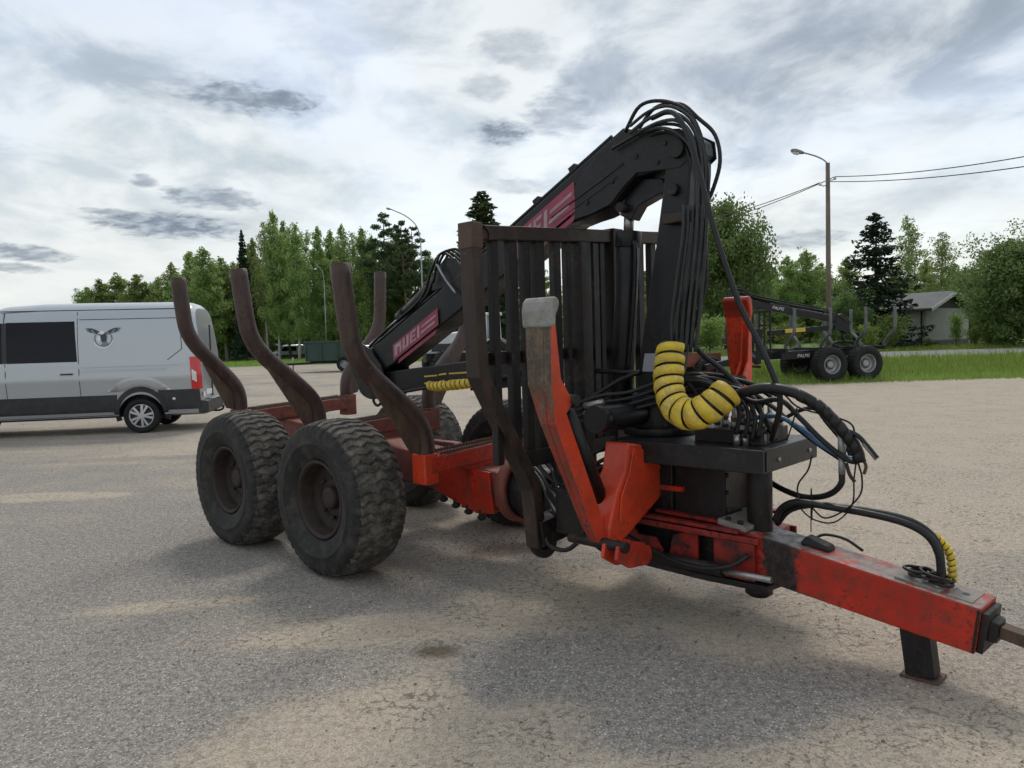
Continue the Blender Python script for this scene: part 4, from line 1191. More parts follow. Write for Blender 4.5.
# bolt heads and weld beads that break up the flat steel
mb = MB()
for f_ in (0.0, .06):
    for a_ in (-.12, .12):
        p = dbp(f_, a_, dbh(f_) + .03); mb.cyl(p, p + du * .018, .016, 6)
mb.build('cap_bolts', MAT['black_worn'], db)['kind'] = 'stuff'
mb = MB()
for z_ in (.66, .76, .86):
    for t_ in (-.15, .15): mb.cyl((3.38, t_, z_), (3.394, t_, z_), .013, 6)
for s_ in (2.70, 2.85, 3.0): mb.cyl((s_, -.195, .66), (s_, -.19, .66), .016, 6)
for a_, b_ in ((2.42, 2.52), (2.62, 2.62), (2.80, 2.74), (3.0, 2.78), (2.95, 2.68)): mb.cyl((a_, -.136, b_), (a_, -.128, b_), .016, 6)
mb.build('bolt_heads', MAT['black_worn'], TP)['kind'] = 'stuff'
rw = random.Random(9)
def weld(name, pts, mat, parent, r_=.007):
    path = smooth_path(pts, 14)
    return MB().tube(path, [r_ * rw.uniform(.7, 1.25) for _ in path], 6).build(name, mat, parent)
weld('weld_bead', [dbp(.995, -.116, -.10), dbp(.995, -.116, .0), dbp(.995, -.116, .10)], MAT['black_worn'], db)
weld('weld_bead', [dbp(.10, -.115, dbh(.1) + .002), dbp(.10, 0, dbh(.1) + .002), dbp(.10, .115, dbh(.1) + .002)], MAT['red_grimy'], db)
weld('weld_bead', [(2.967, -.24, .995), (2.967, -.16, .86), (2.967, -.145, .72)], MAT['red'], TP)
weld('weld_bead', [(1.225, -.545, .84), (1.225, -.545, .76), (1.225, -.545, .69)], MAT['red'], TP)
weld('weld_bead', [(2.35, -.95, 2.225), (2.35, -.955, 2.275), (2.35, -1.0, 2.31)], MAT['gate'], TP)

# ------------------------------------------------------------------ other vehicles
MAT['silver'] = plain('silver_van_paint', (.45, .47, .50), .28, .45, **{'Coat Weight': .5, 'Coat Roughness': .08})
MAT['cladding'] = paint('black_van_plastic', (.020, .021, .026), (.06, .058, .055), .35, None, 0, (.4, .6), scale=3)
MAT['glass_dark'] = plain('tinted_glass', (.004, .004, .008), .05, 0.0, **{'Specular IOR Level': .25})
MAT['seam'] = plain('panel_gap', (.03, .03, .035), .6)
MAT['lamp_red'] = plain('red_lamp', (.55, .012, .018), .15, 0, **{'Coat Weight': .6})
MAT['lamp_clear'] = plain('clear_lamp', (.70, .68, .66), .12, 0, **{'Coat Weight': .6})
MAT['alloy'] = plain('alloy_rim', (.50, .51, .52), .32, .8)
MAT['emblem_dark'] = plain('dark_emblem_print', (.045, .05, .06), .4)
MAT['emblem_mid'] = plain('grey_emblem_print', (.20, .22, .24), .35)
MAT['emblem_light'] = plain('white_emblem_print', (.78, .80, .80), .35)
MAT['plate_white'] = plain('number_plate', (.75, .76, .78), .4)

VAN_PROF = [(.80, .30), (.93, .34), (.975, .44), (.99, .60), (1.00, .80), (1.02, .98), (1.03, 1.08), (1.005, 1.20), (1.01, 1.28), (.995, 1.38), (.98, 1.60), (.955, 1.85), (.925, 2.06), (.895, 2.20), (.85, 2.31), (.77, 2.40), (.62, 2.455), (.35, 2.49), (0, 2.50)]
def van_y(z):
    for (y0, z0), (y1, z1) in zip(VAN_PROF, VAN_PROF[1:]):
        if z0 <= z <= z1: return y0 + (y1 - y0) * (z - z0) / (z1 - z0)
    return .8
def make_van(name, label, cat, loc, rz, mat, detail=True, Ln=5.95, xw=(1.0, 4.75), wheel_r=.355, hs=1.0):
    vn = thing(name, label, cat, loc, rz)
    # stations: x, roof height, width scale
    stn = [(0.0, .95, .80), (.04, 1.05, .88), (.16, 1.14, .95), (.55, 1.26, .985), (.95, 1.36, 1.0), (1.25, 1.70, 1.0), (1.60, 2.12, 1.0), (1.85, 2.34, 1.0), (2.20, 2.46, 1.0), (2.9, 2.50, 1.0), (4.0, 2.50, 1.0), (Ln - .35, 2.49, 1.0), (Ln - .16, 2.475, .992), (Ln - .06, 2.44, .965), (Ln, 2.36, .90)]
    vs_, fs = [], []
    m = 2 * len(VAN_PROF) - 1
    for x, top, ws in stn:
        row = []
        for y, z in VAN_PROF:
            zz = z if z <= .94 else .94 + (z - .94) * (top - .94) / (2.50 - .94)
            yy = y * ws
            if top < 2.3 and z > 1.3: yy = y * ws * (1 - .05 * (z - 1.3))
            xx = x
            if x > Ln - .5 and zz > 1.0: xx = x - .16 * ((zz - 1.0) / 1.5) ** 1.6 * (1 if x > Ln - .2 else .5)
            if x < .2 and z < .5: xx = x + .05
            row.append((xx, -yy, zz * hs))
        row += [(a, -b, c) for a, b, c in row[-2::-1]]
        vs_ += row
    for i in range(len(stn) - 1):
        for j in range(m - 1):
            fs.append((i * m + j, (i + 1) * m + j, (i + 1) * m + j + 1, i * m + j + 1))
        fs.append((i * m + m - 1, (i + 1) * m + m - 1, (i + 1) * m, i * m))
    fs.append(tuple(range(m))); fs.append(tuple(range(len(stn) * m - 1, (len(stn) - 1) * m - 1, -1)))
    body = MB().add(vs_, fs, True).build('body', [mat, MAT['cladding']], vn)
    # wheel arches cut out of the shell
    cut = MB()
    for x in xw:
        for sg in (-1, 1):
            cut.cyl((x, sg * .62, wheel_r), (x, sg * 1.3, wheel_r), wheel_r + .085, 40)
    co = cut.build('arch_cutter', [mat, MAT['cladding']])
    for p in co.data.polygons: p.material_index = 1
    md = body.modifiers.new('arches', 'BOOLEAN'); md.operation = 'DIFFERENCE'; md.solver = 'EXACT'; md.object = co; md.material_mode = 'INDEX'
    body.parent = None
    dg = bpy.context.evaluated_depsgraph_get()
    nm = bpy.data.meshes.new_from_object(body.evaluated_get(dg))
    body.modifiers.clear(); body.data = nm; body.parent = vn
    bpy.data.objects.remove(co)
    for p in nm.polygons: p.use_smooth = True
    sh = body.modifiers.new('edges', 'EDGE_SPLIT'); sh.split_angle = R(32)
    def panel(pname, pts, pm, off=.006, side=-1, parent=vn, thick=.012, nz=6):
        """a sheet on the van's side that follows its curve; pts is a polygon of (x, z), cut into strips by height"""
        zs = sorted({z for _, z in pts})
        z0, z1 = zs[0], zs[-1]
        lv = sorted(set([z0 + (z1 - z0) * i / nz for i in range(nz + 1)] + zs))
        rows = []
        for z in lv:
            xs = []
            n = len(pts)
            for i in range(n):
                (xa, za), (xb, zb) = pts[i], pts[(i + 1) % n]
                if abs(za - zb) < 1e-9:
                    if abs(z - za) < 1e-9: xs += [xa, xb]
                    continue
                if min(za, zb) - 1e-9 <= z <= max(za, zb) + 1e-9: xs.append(xa + (xb - xa) * (z - za) / (zb - za))
            rows.append((min(xs), max(xs), z))
        q = MB()
        vv, ff = [], []
        for a, b, z in rows:
            y = van_y(z)
            for o in (off, off - thick):
                vv += [(a, side * (y + o), z * hs), (b, side * (y + o), z * hs)]
        for i in range(len(rows) - 1):
            k = i * 4
            ff += [(k, k + 1, k + 5, k + 4), (k + 2, k + 6, k + 7, k + 3), (k, k + 4, k + 6, k + 2), (k + 1, k + 3, k + 7, k + 5)]
        k = 4 * (len(rows) - 1)
        ff += [(0, 2, 3, 1), (k, k + 1, k + 3, k + 2)]
        q.add(vv, ff)
        return q.build(pname, pm, parent)
    for sg in (-1, 1):
        # black lower cladding: a band along the sill, interrupted by the arches, running into the bumper
        a0, a1 = xw
        r_ = wheel_r + .10
        panel('side_cladding', [(a0 + r_, .42), (a1 - r_, .42), (a1 - r_ + .02, .74), (a0 + r_ - .02, .74)], MAT['cladding'], .012, sg)
        panel('side_cladding', [(a1 + r_ - .03, .42), (Ln - .03, .42), (Ln - .05, .80), (a1 + r_ - .12, .80)], MAT['cladding'], .012, sg)
        panel('sill', [(a0 + r_, .30), (a1 - r_, .30), (a1 - r_, .36), (a0 + r_, .36)], MAT['cladding'], .008, sg, nz=2)
        for x in xw:
            ar = MB()
            vv, ff = [], []
            N = 20
            for i in range(N + 1):
                an = math.pi * (1.08 - 1.16 * i / N)
                for rr, o in ((wheel_r + .075, .022), (wheel_r + .165, .022), (wheel_r + .175, -.03), (wheel_r + .07, -.03)):
                    zz = wheel_r + rr * math.sin(an)
                    vv.append((x + rr * math.cos(an), sg * (van_y(max(.31, zz)) + o), max(.2, zz) * hs))
            for i in range(N):
                for j in range(4):
                    ff.append((i * 4 + j, i * 4 + (j + 1) % 4, i * 4 + 4 + (j + 1) % 4, i * 4 + 4 + j))
            ar.add(vv, ff, False)
            ar.build('wheel_arch', MAT['cladding'], vn)
        # glass: long dark side window, front door window
        panel('side_window', [(2.33, 1.38), (3.61, 1.38), (3.575, 2.13), (2.33, 2.13)], MAT['glass_dark'], .005, sg)
        panel('window_divider', [(2.24, 1.385), (2.335, 1.385), (2.335, 2.12), (2.24, 2.12)], MAT['cladding'], .0045, sg)
        panel('door_handle', [(3.30, 1.14), (3.52, 1.14), (3.52, 1.17), (3.30, 1.17)], MAT['cladding'], .03, sg, thick=.03, nz=1)
        panel('door_window', [(1.30, 1.40), (2.25, 1.38), (2.25, 2.12), (1.78, 2.12)], MAT['glass_dark'], .005, sg)
        if detail:
            for x in (2.30, 3.64):
                panel('panel_seam', [(x, .42), (x + .012, .42), (x - .01, 2.30), (x - .022, 2.30)], MAT['seam'], .002, sg, nz=16)
            # recessed panel outline behind the window and the two pressed swage lines
            for z0, z1, xa, xb, xc, xd in ((2.15, 2.163, 3.66, 5.56, 5.55, 3.66),):
                panel('panel_seam', [(xa, z0), (xb, z0), (xc, z1), (xd, z1)], MAT['seam'], .002, sg, nz=1)
            panel('panel_seam', [(5.58, 1.56), (5.595, 1.56), (5.57, 2.155), (5.555, 2.155)], MAT['seam'], .002, sg)
            panel('panel_seam', [(5.30, 1.37), (5.31, 1.36), (5.595, 1.56), (5.585, 1.57)], MAT['seam'], .002, sg, nz=4)
            panel('swage_line', [(3.70, 1.27), (5.55, 1.27), (5.50, 1.31), (3.70, 1.31)], mat, .014, sg, nz=2)
            panel('swage_line', [(3.70, 1.185), (5.30, 1.185), (5.28, 1.21), (3.70, 1.21)], mat, .014, sg, nz=2)
            panel('roof_gutter', [(2.2, 2.33), (5.65, 2.33), (5.65, 2.345), (2.2, 2.345)], MAT['seam'], .004, sg, nz=1)
            # flared wing above the arch
            fl = MB()
            vv, ff = [], []
            N = 16
            for i in range(N + 1):
                an = math.pi * (1.0 - i / N)
                for rr, o in ((wheel_r + .17, .004), (wheel_r + .24, .030 * math.sin(an) ** .5 if 0 < i < N else .0), (wheel_r + .38, -.004)):
                    zz = max(.8, wheel_r + rr * math.sin(an))
                    vv.append((xw[1] + rr * math.cos(an) * 1.05, sg * (van_y(zz) + o), zz * hs))
            for i in range(N):
                for j in range(2):
                    ff.append((i * 3 + j, i * 3 + j + 1, i * 3 + j + 4, i * 3 + j + 3))
            fl.add(vv, ff, True).build('wing_flare', mat, vn)
        # tall rear lamp wrapped round the corner
        tl = MB()
        vv, ff = [], []
        for z in (.80, .9, 1.1, 1.25, 1.37, 1.41):
            y = van_y(z)
            xo = .16 * (max(0, z - 1.0) / 1.5) ** 1.6
            w_ = .0 if z < 1.42 else .03
            for dx, dy in ((-.20 + w_, .012), (-.10, .012), (-.035 - w_, -.025), (-.005 - w_, -.09)):
                vv.append((Ln - xo + dx, sg * (y + dy), z * hs))
        for i in range(5):
            for j in range(3):
                ff.append((i * 4 + j, i * 4 + j + 1, i * 4 + j + 5, i * 4 + j + 4))
        tl.add(vv, ff, True)
        lamp = tl.build('tail_lamp', MAT['lamp_red'], vn)
        if detail:
            panel('clear_lens', [(Ln - .18, .98), (Ln - .09, .93), (Ln - .09, 1.12), (Ln - .18, 1.18)], MAT['lamp_clear'], .022, sg, lamp, .01, 3)
        for x in xw:
            w_ = wheel_van(vn, (x, sg * .885, wheel_r), sg > 0, wheel_r)
    # rear end: bumper step, doors with gap and windows, plate, tow hook
    q = MB().box((Ln - .10, -.98, .36), (Ln + .10, .98, .62)); q.build('rear_bumper', MAT['cladding'], vn, .03)
    MB().box((Ln + .02, -.62, .62), (Ln + .115, .62, .645)).build('bumper_step', MAT['galv'], vn, .006)
    MB().box((Ln - .02, -.006, .66), (Ln + .012, .006, 2.2)).build('door_gap', MAT['seam'], vn)
    MB().box((Ln + .003, -.66, .72), (Ln + .016, -.14, .83)).build('number_plate', MAT['plate_white'], vn, .003)
    MB().box((Ln + .002, -.95, .70), (Ln + .02, -.78, .80)).build('rear_reflector', MAT['lamp_clear'], vn, .004)
    hose('tow_hook', [(Ln - .05, 0, .34), (Ln + .10, 0, .33), (Ln + .19, 0, .36), (Ln + .21, 0, .42)], .022, MAT['black_worn'], vn)
    MB().lathe([(.001, -.028), (.02, -.02), (.028, 0), (.02, .02), (.001, .028)], (Ln + .21, 0, .45), (0, 0, 1), 12).build('tow_ball', MAT['steel'], vn)
    # windscreen and grille
    MB().hexa([(.98, -.86, 1.42), (.98, .86, 1.42), (1.0, .86, 1.42), (1.0, -.86, 1.42), (1.76, -.78, 2.27), (1.76, .78, 2.27), (1.82, .78, 2.27), (1.82, -.78, 2.27)]).build('windscreen', MAT['glass_dark'], vn, .01)
    MB().box((-.03, -.55, .55), (.03, .55, .92)).build('grille', MAT['cladding'], vn, .02)
    for sg in (-1, 1):
        MB().hexa([(.02, sg * .60, .80), (.16, sg * .95, .80), (.22, sg * .93, .86), (.06, sg * .60, .86), (.06, sg * .60, 1.0), (.35, sg * .95, 1.10), (.40, sg * .92, 1.10), (.10, sg * .6, 1.0)]).build('headlamp', MAT['lamp_clear'], vn, .01)
        MB().box((1.35, min(sg * 1.02, sg * 1.22), 1.35), (1.47, max(sg * 1.02, sg * 1.22), 1.72)).build('door_mirror', MAT['cladding'], vn, .03)
    return vn, panel
van_tyre = None
def wheel_van(parent, c, flip, r_):
    global van_tyre
    if van_tyre is None:
        van_tyre = tyre_mesh('tyre', .355, .235, 40, .006, [MAT['rubber_far'], MAT['rubber_far']], per=4, zig=.04, bead=.62)
    mb = MB()
    a = r_ * .66
    mb.lathe([(a * 1.0, -.095), (a * 1.02, -.108), (a * .95, -.108), (a * .92, -.06)], (0, 0, 0), (0, 1, 0), 36)
    for i in range(10):      # paired spokes
        an = 2 * math.pi * (i // 2) / 5 + (.22 if i % 2 else -.22)
        d = V((math.cos(an), 0, math.sin(an)))
        mb.beam(d * .04 + V((0, -.10, 0)), d * a * .96 + V((0, -.094, 0)), .036, .03, up=(0, 1, 0), w2=.05)
    mb.cyl((0, -.05, 0), (0, -.112, 0), .055, 20)
    w = mb.build('wheel', MAT['alloy'], parent)
    w.location = c
    if flip: w.rotation_euler = (0, 0, math.pi)
    k = r_ / .355
    t = link('tyre', van_tyre, w); t.scale = (k, k, k)
    MB().cyl((0, .09, 0), (0, -.045, 0), a * .93, 28).build('brake_disc', MAT['cladding'], w)
    return w
VAN_AZ = 80.0
vx, vy = V((math.sin(R(VAN_AZ)), math.cos(R(VAN_AZ)), 0)), V((-math.cos(R(VAN_AZ)), math.sin(R(VAN_AZ)), 0))
pw = ground_at(143, 433)
van, vpanel = make_van('silver_van', 'silver high roof van with tinted side window and winged eagle emblem', 'van', pw - vx * 4.75 + vy * .95, R(90 - VAN_AZ), MAT['silver'], hs=1.08)
# winged eagle emblem on the side
def emblem(cx, cz, k):
    def poly(pts, mt, off, nm):
        q = MB()
        q.poly([(cx + a * k, -(van_y(cz / 1.08 + b * k) + off), cz + b * k) for a, b in pts], (0, .002, 0))
        return q.build(nm, mt, em)
    ring_o = [(.0 + .50 * math.cos(a), -.25 + .50 * math.sin(a)) for a in np.linspace(R(150), R(390), 28)]
    ring_i = [(.0 + .43 * math.cos(a), -.25 + .43 * math.sin(a)) for a in np.linspace(R(390), R(150), 28)]
    q = MB(); q.poly([(cx + a * k, -(van_y(cz / 1.08 + b * k) + .005), cz + b * k) for a, b in ring_o + ring_i], (0, .002, 0))
    em = q.build('eagle_emblem', MAT['emblem_mid'], van)
    lo = [(.56 * math.cos(a), -.27 + .56 * math.sin(a)) for a in np.linspace(R(200), R(350), 18)]
    li = [(.50 * math.cos(a), -.25 + .50 * math.sin(a)) for a in np.linspace(R(350), R(200), 18)]
    poly(lo + li, MAT['emblem_light'], .006, 'emblem_highlight')
    for sg in (-1, 1):
        # wing: leading edge and five feathers with ragged tips
        poly([(sg * .05, .02), (sg * .30, .22), (sg * .62, .36), (sg * .95, .36), (sg * .93, .30), (sg * .60, .26), (sg * .34, .08), (sg * .10, -.14)], MAT['emblem_dark'], .008, 'wing')
        for i in range(6):
            a0 = .95 - i * .15
            b0 = .34 - i * .055
            poly([(sg * a0, b0), (sg * (a0 - .10), b0 + .01), (sg * (a0 - .22), b0 - .19 + .01 * i), (sg * (a0 - .12), b0 - .205 + .01 * i)], MAT['emblem_dark'] if i % 2 else MAT['emblem_mid'], .0085 + .0004 * i, 'feather')
    poly([(-.12, .06), (.10, .06), (.20, -.15), (.16, -.42), (.02, -.58), (-.10, -.40), (-.14, -.15)], MAT['emblem_dark'], .011, 'bird_body')
    poly([(-.20, .10), (-.10, .20), (.04, .16), (.06, .04), (-.06, -.02), (-.16, .02), (-.27, .03)], MAT['emblem_light'], .0125, 'bird_head')
    poly([(.0, -.46), (.18, -.42), (.30, -.62), (.06, -.72), (-.14, -.62)], MAT['emblem_mid'], .0125, 'tail_feathers')
    poly([(-.30, -.12), (-.16, -.10), (-.14, -.40), (-.24, -.44), (-.36, -.28)], MAT['emblem_light'], .0095, 'breast_highlight')
pe = None
# the emblem's own place on the panel
emblem(4.11, 2.03, .345)
# small round reflector low behind the rear wheel
MB().lathe([(.001, .0), (.03, .0), (.03, .01), (.001, .01)], (5.40, -1.03, .68), (0, 1, 0), 16).build('side_reflector', MAT['lamp_clear'], van)

# --- far van, green tipping trailer, tractor
d_far = 100.0
p = ground_at(289, 359.0)
vx2 = V((math.sin(R(52)), math.cos(R(52)), 0))
make_van('parked_van', 'small pale blue grey van far off at the forest edge', 'van', p - vx2 * 2.8, R(90 - 52) , paint('pale_van_paint', (.42, .48, .55), (.35, .36, .38), .2, None, 0, (.25, .35), metal=.3, scale=1, bump=0, coat=.4, var=.03), detail=False, Ln=5.0, xw=(.9, 4.0), hs=.84)

MAT['green_paint'] = paint('dark_green_paint', (.010, .050, .040), (.05, .055, .045), .4, None, 0, (.35, .55), scale=2)
gp = ground_at(350, 371)
GAZ = 92.0
gt = thing('tipping_trailer', 'dark green farm tipping trailer standing beside the forest edge', 'trailer', gp, R(90 - GAZ))
gt.location = gp - V((math.sin(R(GAZ)), math.cos(R(GAZ)), 0)) * 2.6
q = MB()
q.poly([(0, -1.1, .72), (0, 1.1, .72), (0, 1.15, 1.95), (0, -1.15, 1.95)], (4.3, 0, 0))
tub = q.build('tipping_body', MAT['green_paint'], gt, .03)
for x in (.05, 1.05, 2.1, 3.2, 4.2):
    MB().box((x, -1.20, .70), (x + .07, -1.10, 1.97)).build('side_rib', MAT['green_paint'], tub, .01)
MB().box((-.06, -1.21, 1.90), (4.36, -1.10, 2.0)).build('top_rail', MAT['green_paint'], tub, .01)
q = MB(); q.box((.1, -.45, .55), (4.1, -.30, .72)); q.box((.1, .30, .55), (4.1, .45, .72)); q.beam((.3, -.37, .60), (-2.2, 0, .52), .12, .14); q.beam((.3, .37, .60), (-2.2, 0, .52), .12, .14)
q.build('chassis', MAT['black_worn'], gt, .01)
MB().cyl((-1.15, 0, .0), (-1.15, 0, 1.0), .05, 12).build('support_leg', MAT['galv'], gt)
far_tyre = tyre_mesh('tyre', .50, .42, 26, .03, [MAT['rubber_far'], MAT['rubber_far']], per=4, zig=.09)
for x in (2.5, 3.6):
    for sg in (-1, 1):
        wheel(gt, (x, sg * .95, .50), sg > 0, far_tyre, .50, .42, MAT['galv'])

MAT['tractor_white'] = paint('pale_tractor_paint', (.55, .58, .60), (.35, .36, .36), .3, None, 0, (.25, .4), scale=2, coat=.3, bump=0, var=.06)
MAT['cab_glass'] = plain('greenish_cab_glass', (.16, .22, .23), .05, 0, **{'Coat Weight': .6})
TD = 38.0
tp = ground_at(441, 377.5)
TAZ = -112.0       # heading left and towards the camera
tr = thing('tractor', 'pale grey farm tractor parked behind the trailer gate', 'tractor', tp, R(90 - TAZ))
# x forward, y left of heading; front axle near x=0
q = MB()
q.poly([(.75, -.42, 1.15), (.80, -.42, 1.75), (.35, -.42, 2.02), (-1.25, -.42, 2.22), (-1.25, -.42, 1.15)], (0, .84, 0)); q.build('bonnet', MAT['tractor_white'], tr, .08)
q = MB(); q.box((.05, -.30, .75), (.78, .30, 1.15)); q.box((-2.7, -.35, .60), (.30, .35, 1.15)); q.build('transmission', MAT['black_worn'], tr, .03)
q = MB(); q.box((.76, -.34, 1.20), (.80, .34, 1.68)); q.build('grille', MAT['cladding'], tr, .01)
for sg in (-1, 1):
    MB().box((.70, min(sg * .18, sg * .36), 1.66), (.79, max(sg * .18, sg * .36), 1.78)).build('headlamp', MAT['lamp_clear'], tr, .01)
    MB().box((-1.2, min(sg * .42, sg * .43), 1.25), (.55, max(sg * .42, sg * .43), 1.62)).build('side_grille', MAT['cladding'], tr, .004)
q = MB(); q.hexa([(-2.85, -.78, 1.25), (-1.25, -.70, 1.25), (-1.25, .70, 1.25), (-2.85, .78, 1.25), (-2.80, -.74, 2.88), (-1.45, -.66, 2.88), (-1.45, .66, 2.88), (-2.80, .74, 2.88)])
cab = q.build('cab_glazing', MAT['cab_glass'], tr, .03)
for x0, x1 in ((-1.25, -1.45), (-2.1, -2.12), (-2.85, -2.80)):
    for sg in (-1, 1):
        MB().beam((x0, sg * (.71 if x0 > -2 else .79), 1.2), (x1, sg * (.67 if x0 > -2 else .75), 2.9), .07, .07, up=(1, 0, 0)).build('cab_pillar', MAT['tractor_white'], cab, .01)
MB().box((-2.95, -.82, 2.88), (-1.30, .82, 3.04)).build('cab_roof', MAT['tractor_white'], tr, .06)
MB().cyl((-1.05, -.50, 1.9), (-1.05, -.50, 2.95), .05, 12).build('exhaust_pipe', MAT['black_worn'], tr)
big = tyre_mesh('tyre', .86, .55, 22, .05, [MAT['rubber_far'], MAT['rubber_far']], per=5, zig=.12)
sml = tyre_mesh('tyre', .66, .45, 20, .04, [MAT['rubber_far'], MAT['rubber_far']], per=5, zig=.10)
for sg in (-1, 1):
    wheel(tr, (-2.45, sg * .92, .86), sg > 0, big, .86, .55, MAT['galv'])
    wheel(tr, (0.0, sg * .90, .66), sg > 0, sml, .66, .45, MAT['galv'])
    q = MB()
    vv, ff = [], []
    for i in range(11):
        a = R(-10 + 20 * i)
        for rr, y in ((.95, .64), (.95, 1.18), (.98, 1.18), (.98, .64)):
            vv.append((-2.45 + rr * math.cos(a) * 1.0, sg * y, .86 + rr * math.sin(a)))
    for i in range(10):
        for j in range(4): ff.append((i * 4 + j, i * 4 + (j + 1) % 4, i * 4 + 4 + (j + 1) % 4, i * 4 + 4 + j))
    q.add(vv, ff, True).build('mudguard', MAT['tractor_white'], tr)

# --- the second forestry trailer, black with grey stakes, on the right
B_AZ = -103.0
bf, bc = V((math.sin(R(B_AZ)), math.cos(R(B_AZ)), 0)), V((math.cos(R(B_AZ)), -math.sin(R(B_AZ)), 0))
bn = ground_at(831, 382.5)
bt = thing('timber_trailer', 'black timber trailer with grey stakes and loader crane beside the road verge', 'trailer', (0, 0, 0), R(90 - B_AZ))
BY = V((-bf.y, bf.x, 0))        # local +y; the camera is on the +y side
side = 1 if BY.dot(V((0, 0, 0)) - bn) > 0 else -1
bt.location = bn - bf * .66 - BY * side * .98
b_tyre = tyre_mesh('tyre', .58, .46, 30, .022, [MAT['rubber_far'], MAT['rubber_far']], per=5, zig=.07)
for x in (.66, -.66):
    for sg in (-1, 1):
        wheel(bt, (x, sg * .88, .58), sg > 0, b_tyre, .58, .46, MAT['galv'], rimr=.50, hubr=.12, rot=x)
q = MB(); q.beam((-1.7, 0, .95), (3.2, 0, .90), .30, .24); q.beam((3.1, 0, .85), (4.6, 0, .60), .18, .2); fb = q.build('frame_beam', MAT['black'], bt, .01)
for sg in (-1, 1):
    q = MB(); q.box((-.85, sg * .62 - .06, .50), (.85, sg * .62 + .06, .74)); q.cyl((-.66, sg * .55, .58), (-.66, sg * .85, .58), .07, 12); q.cyl((.66, sg * .55, .58), (.66, sg * .85, .58), .07, 12); q.cyl((0, 0, .70), (0, sg * .62, .62), .08, 12)
    q.build('bogie_beam', MAT['black'], bt, .01)
    q = MB().box((-.2, sg * .50 - .02, .78), (2.15, sg * .50 + .02, 1.0)); q.build('side_rail', MAT['black'], bt, .008)
tm_ = Matrix(((-1 if side > 0 else 1, 0, 0, 1.35), (0, 0, side, side * .523), (0, 1, 0, .885), (0, 0, 0, 1)))
text_mesh('side_lettering', 'PALMS', .16, MAT['white'], bt, tm_, .2)
for x in (2.05, .75, -.55, -1.65):
    q = MB().box((x - .06, -.66, 1.02), (x + .06, .66, 1.14)); bo = q.build('bolster', MAT['black'], bt, .008)
    for sg in (-1, 1):
        q = MB().tube(smooth_path([(x, sg * .58, 1.05), (x, sg * .60, 1.22), (x, sg * .80, 1.42), (x, sg * 1.02, 1.58), (x, sg * 1.10, 1.78), (x, sg * 1.10, 2.10), (x, sg * 1.10, 2.42)], 4), .052, 12)
        q.build('stake', MAT['dark_galv'], bt)
q = MB()
for t_ in (-.85, -.5, -.2, .2, .5, .85): q.beam((2.75, t_, 1.0), (2.75, t_, 2.35), .05, .05, up=(1, 0, 0))
q.beam((2.75, -.9, 2.35), (2.75, .9, 2.35), .07, .07); q.beam((2.75, -.9, 1.05), (2.75, .9, 1.05), .07, .07)
q.build('headboard', MAT['black_worn'], bt, .006)
q = MB(); q.poly([(3.0, -.13, .9), (3.45, -.13, .9), (3.40, -.13, 2.75), (3.15, -.13, 2.80), (3.1, -.13, 2.0)], (0, .26, 0)); bcol = q.build('crane_column', MAT['black'], bt, .02)
q = MB(); q.beam((3.35, 0, 2.72), (-.35, 0, 2.02), .20, .24, h2=.18); bm_ = q.build('main_boom', MAT['black'], bt, .015)
q = MB(); q.beam((-.35, 0, 1.80), (2.3, 0, 1.65), .16, .17); q.poly([(-.55, -.12, 2.1), (-.2, -.12, 2.2), (-.1, -.12, 1.7), (-.5, -.12, 1.65)], (0, .24, 0)); q.build('folded_jib', MAT['black'], bt, .01)
q = MB().cyl((2.2, 0, 2.62), (.3, 0, 2.26), .045, 12); q.build('jib_cylinder', MAT['galv'], bt)
for yy in (-.08, 0, .08):
    hose('crane_hose', [(.2, yy, 2.30), (1.5, yy, 2.52), (2.8, yy, 2.80), (3.35, yy, 3.0), (3.62, yy, 2.85), (3.62, yy, 2.3), (3.5, yy, 1.6)], .022, MAT['hose'], bt)
text_mesh('boom_lettering', 'PALMS', .15, MAT['white'], bm_, Matrix.Translation((2.0, side * .103, 2.465)) @ Matrix.Rotation(R(-10.7), 4, 'Y') @ Matrix(((-side, 0, 0, 0), (0, 0, side, 0), (0, 1, 0, 0), (0, 0, 0, 1))), .2)
MB().beam((1.0, side * .11, 1.74), (1.75, side * .11, 1.70), .05, .13).build('yellow_sleeve', MAT['yellow'], bt, .01)
for sg in (-1, 1):
    q = MB(); q.beam((3.2, sg * .2, 1.0), (3.2, sg * .85, .75), .16, .18); q.beam((3.2, sg * .85, .70), (3.2, sg * .98, 1.75), .14, .14, up=(1, 0, 0)); q.box((3.1, sg * .98 - .1, 1.72), (3.3, sg * .98 + .1, 1.80))
    q.build('stabiliser_leg', MAT['black'], bt, .01)
q = MB(); q.box((3.0, -.45, 1.35), (3.75, .45, 1.55)); q.box((3.5, -.25, 1.55), (3.75, .25, 1.95)); q.build('operator_seat', MAT['black'], bt, .02)
MB().beam((4.2, 0, .62), (4.2, 0, .0), .10, .10, up=(1, 0, 0)).build('support_jack', MAT['black'], bt, .006)
for yy, dz_ in ((.12, .06), (-.12, .10), (.04, .14)):
    hose('crane_hose', [(3.6, yy, 1.7), (3.75, yy, 2.4), (3.70, yy, 2.95 + dz_), (3.35, yy, 3.05 + dz_), (2.9, yy, 2.80 + dz_), (1.6, yy, 2.52 + dz_), (.2, yy, 2.26 + dz_), (-.3, yy, 2.16), (-.55, yy, 1.95)], .024, MAT['hose'], bt)
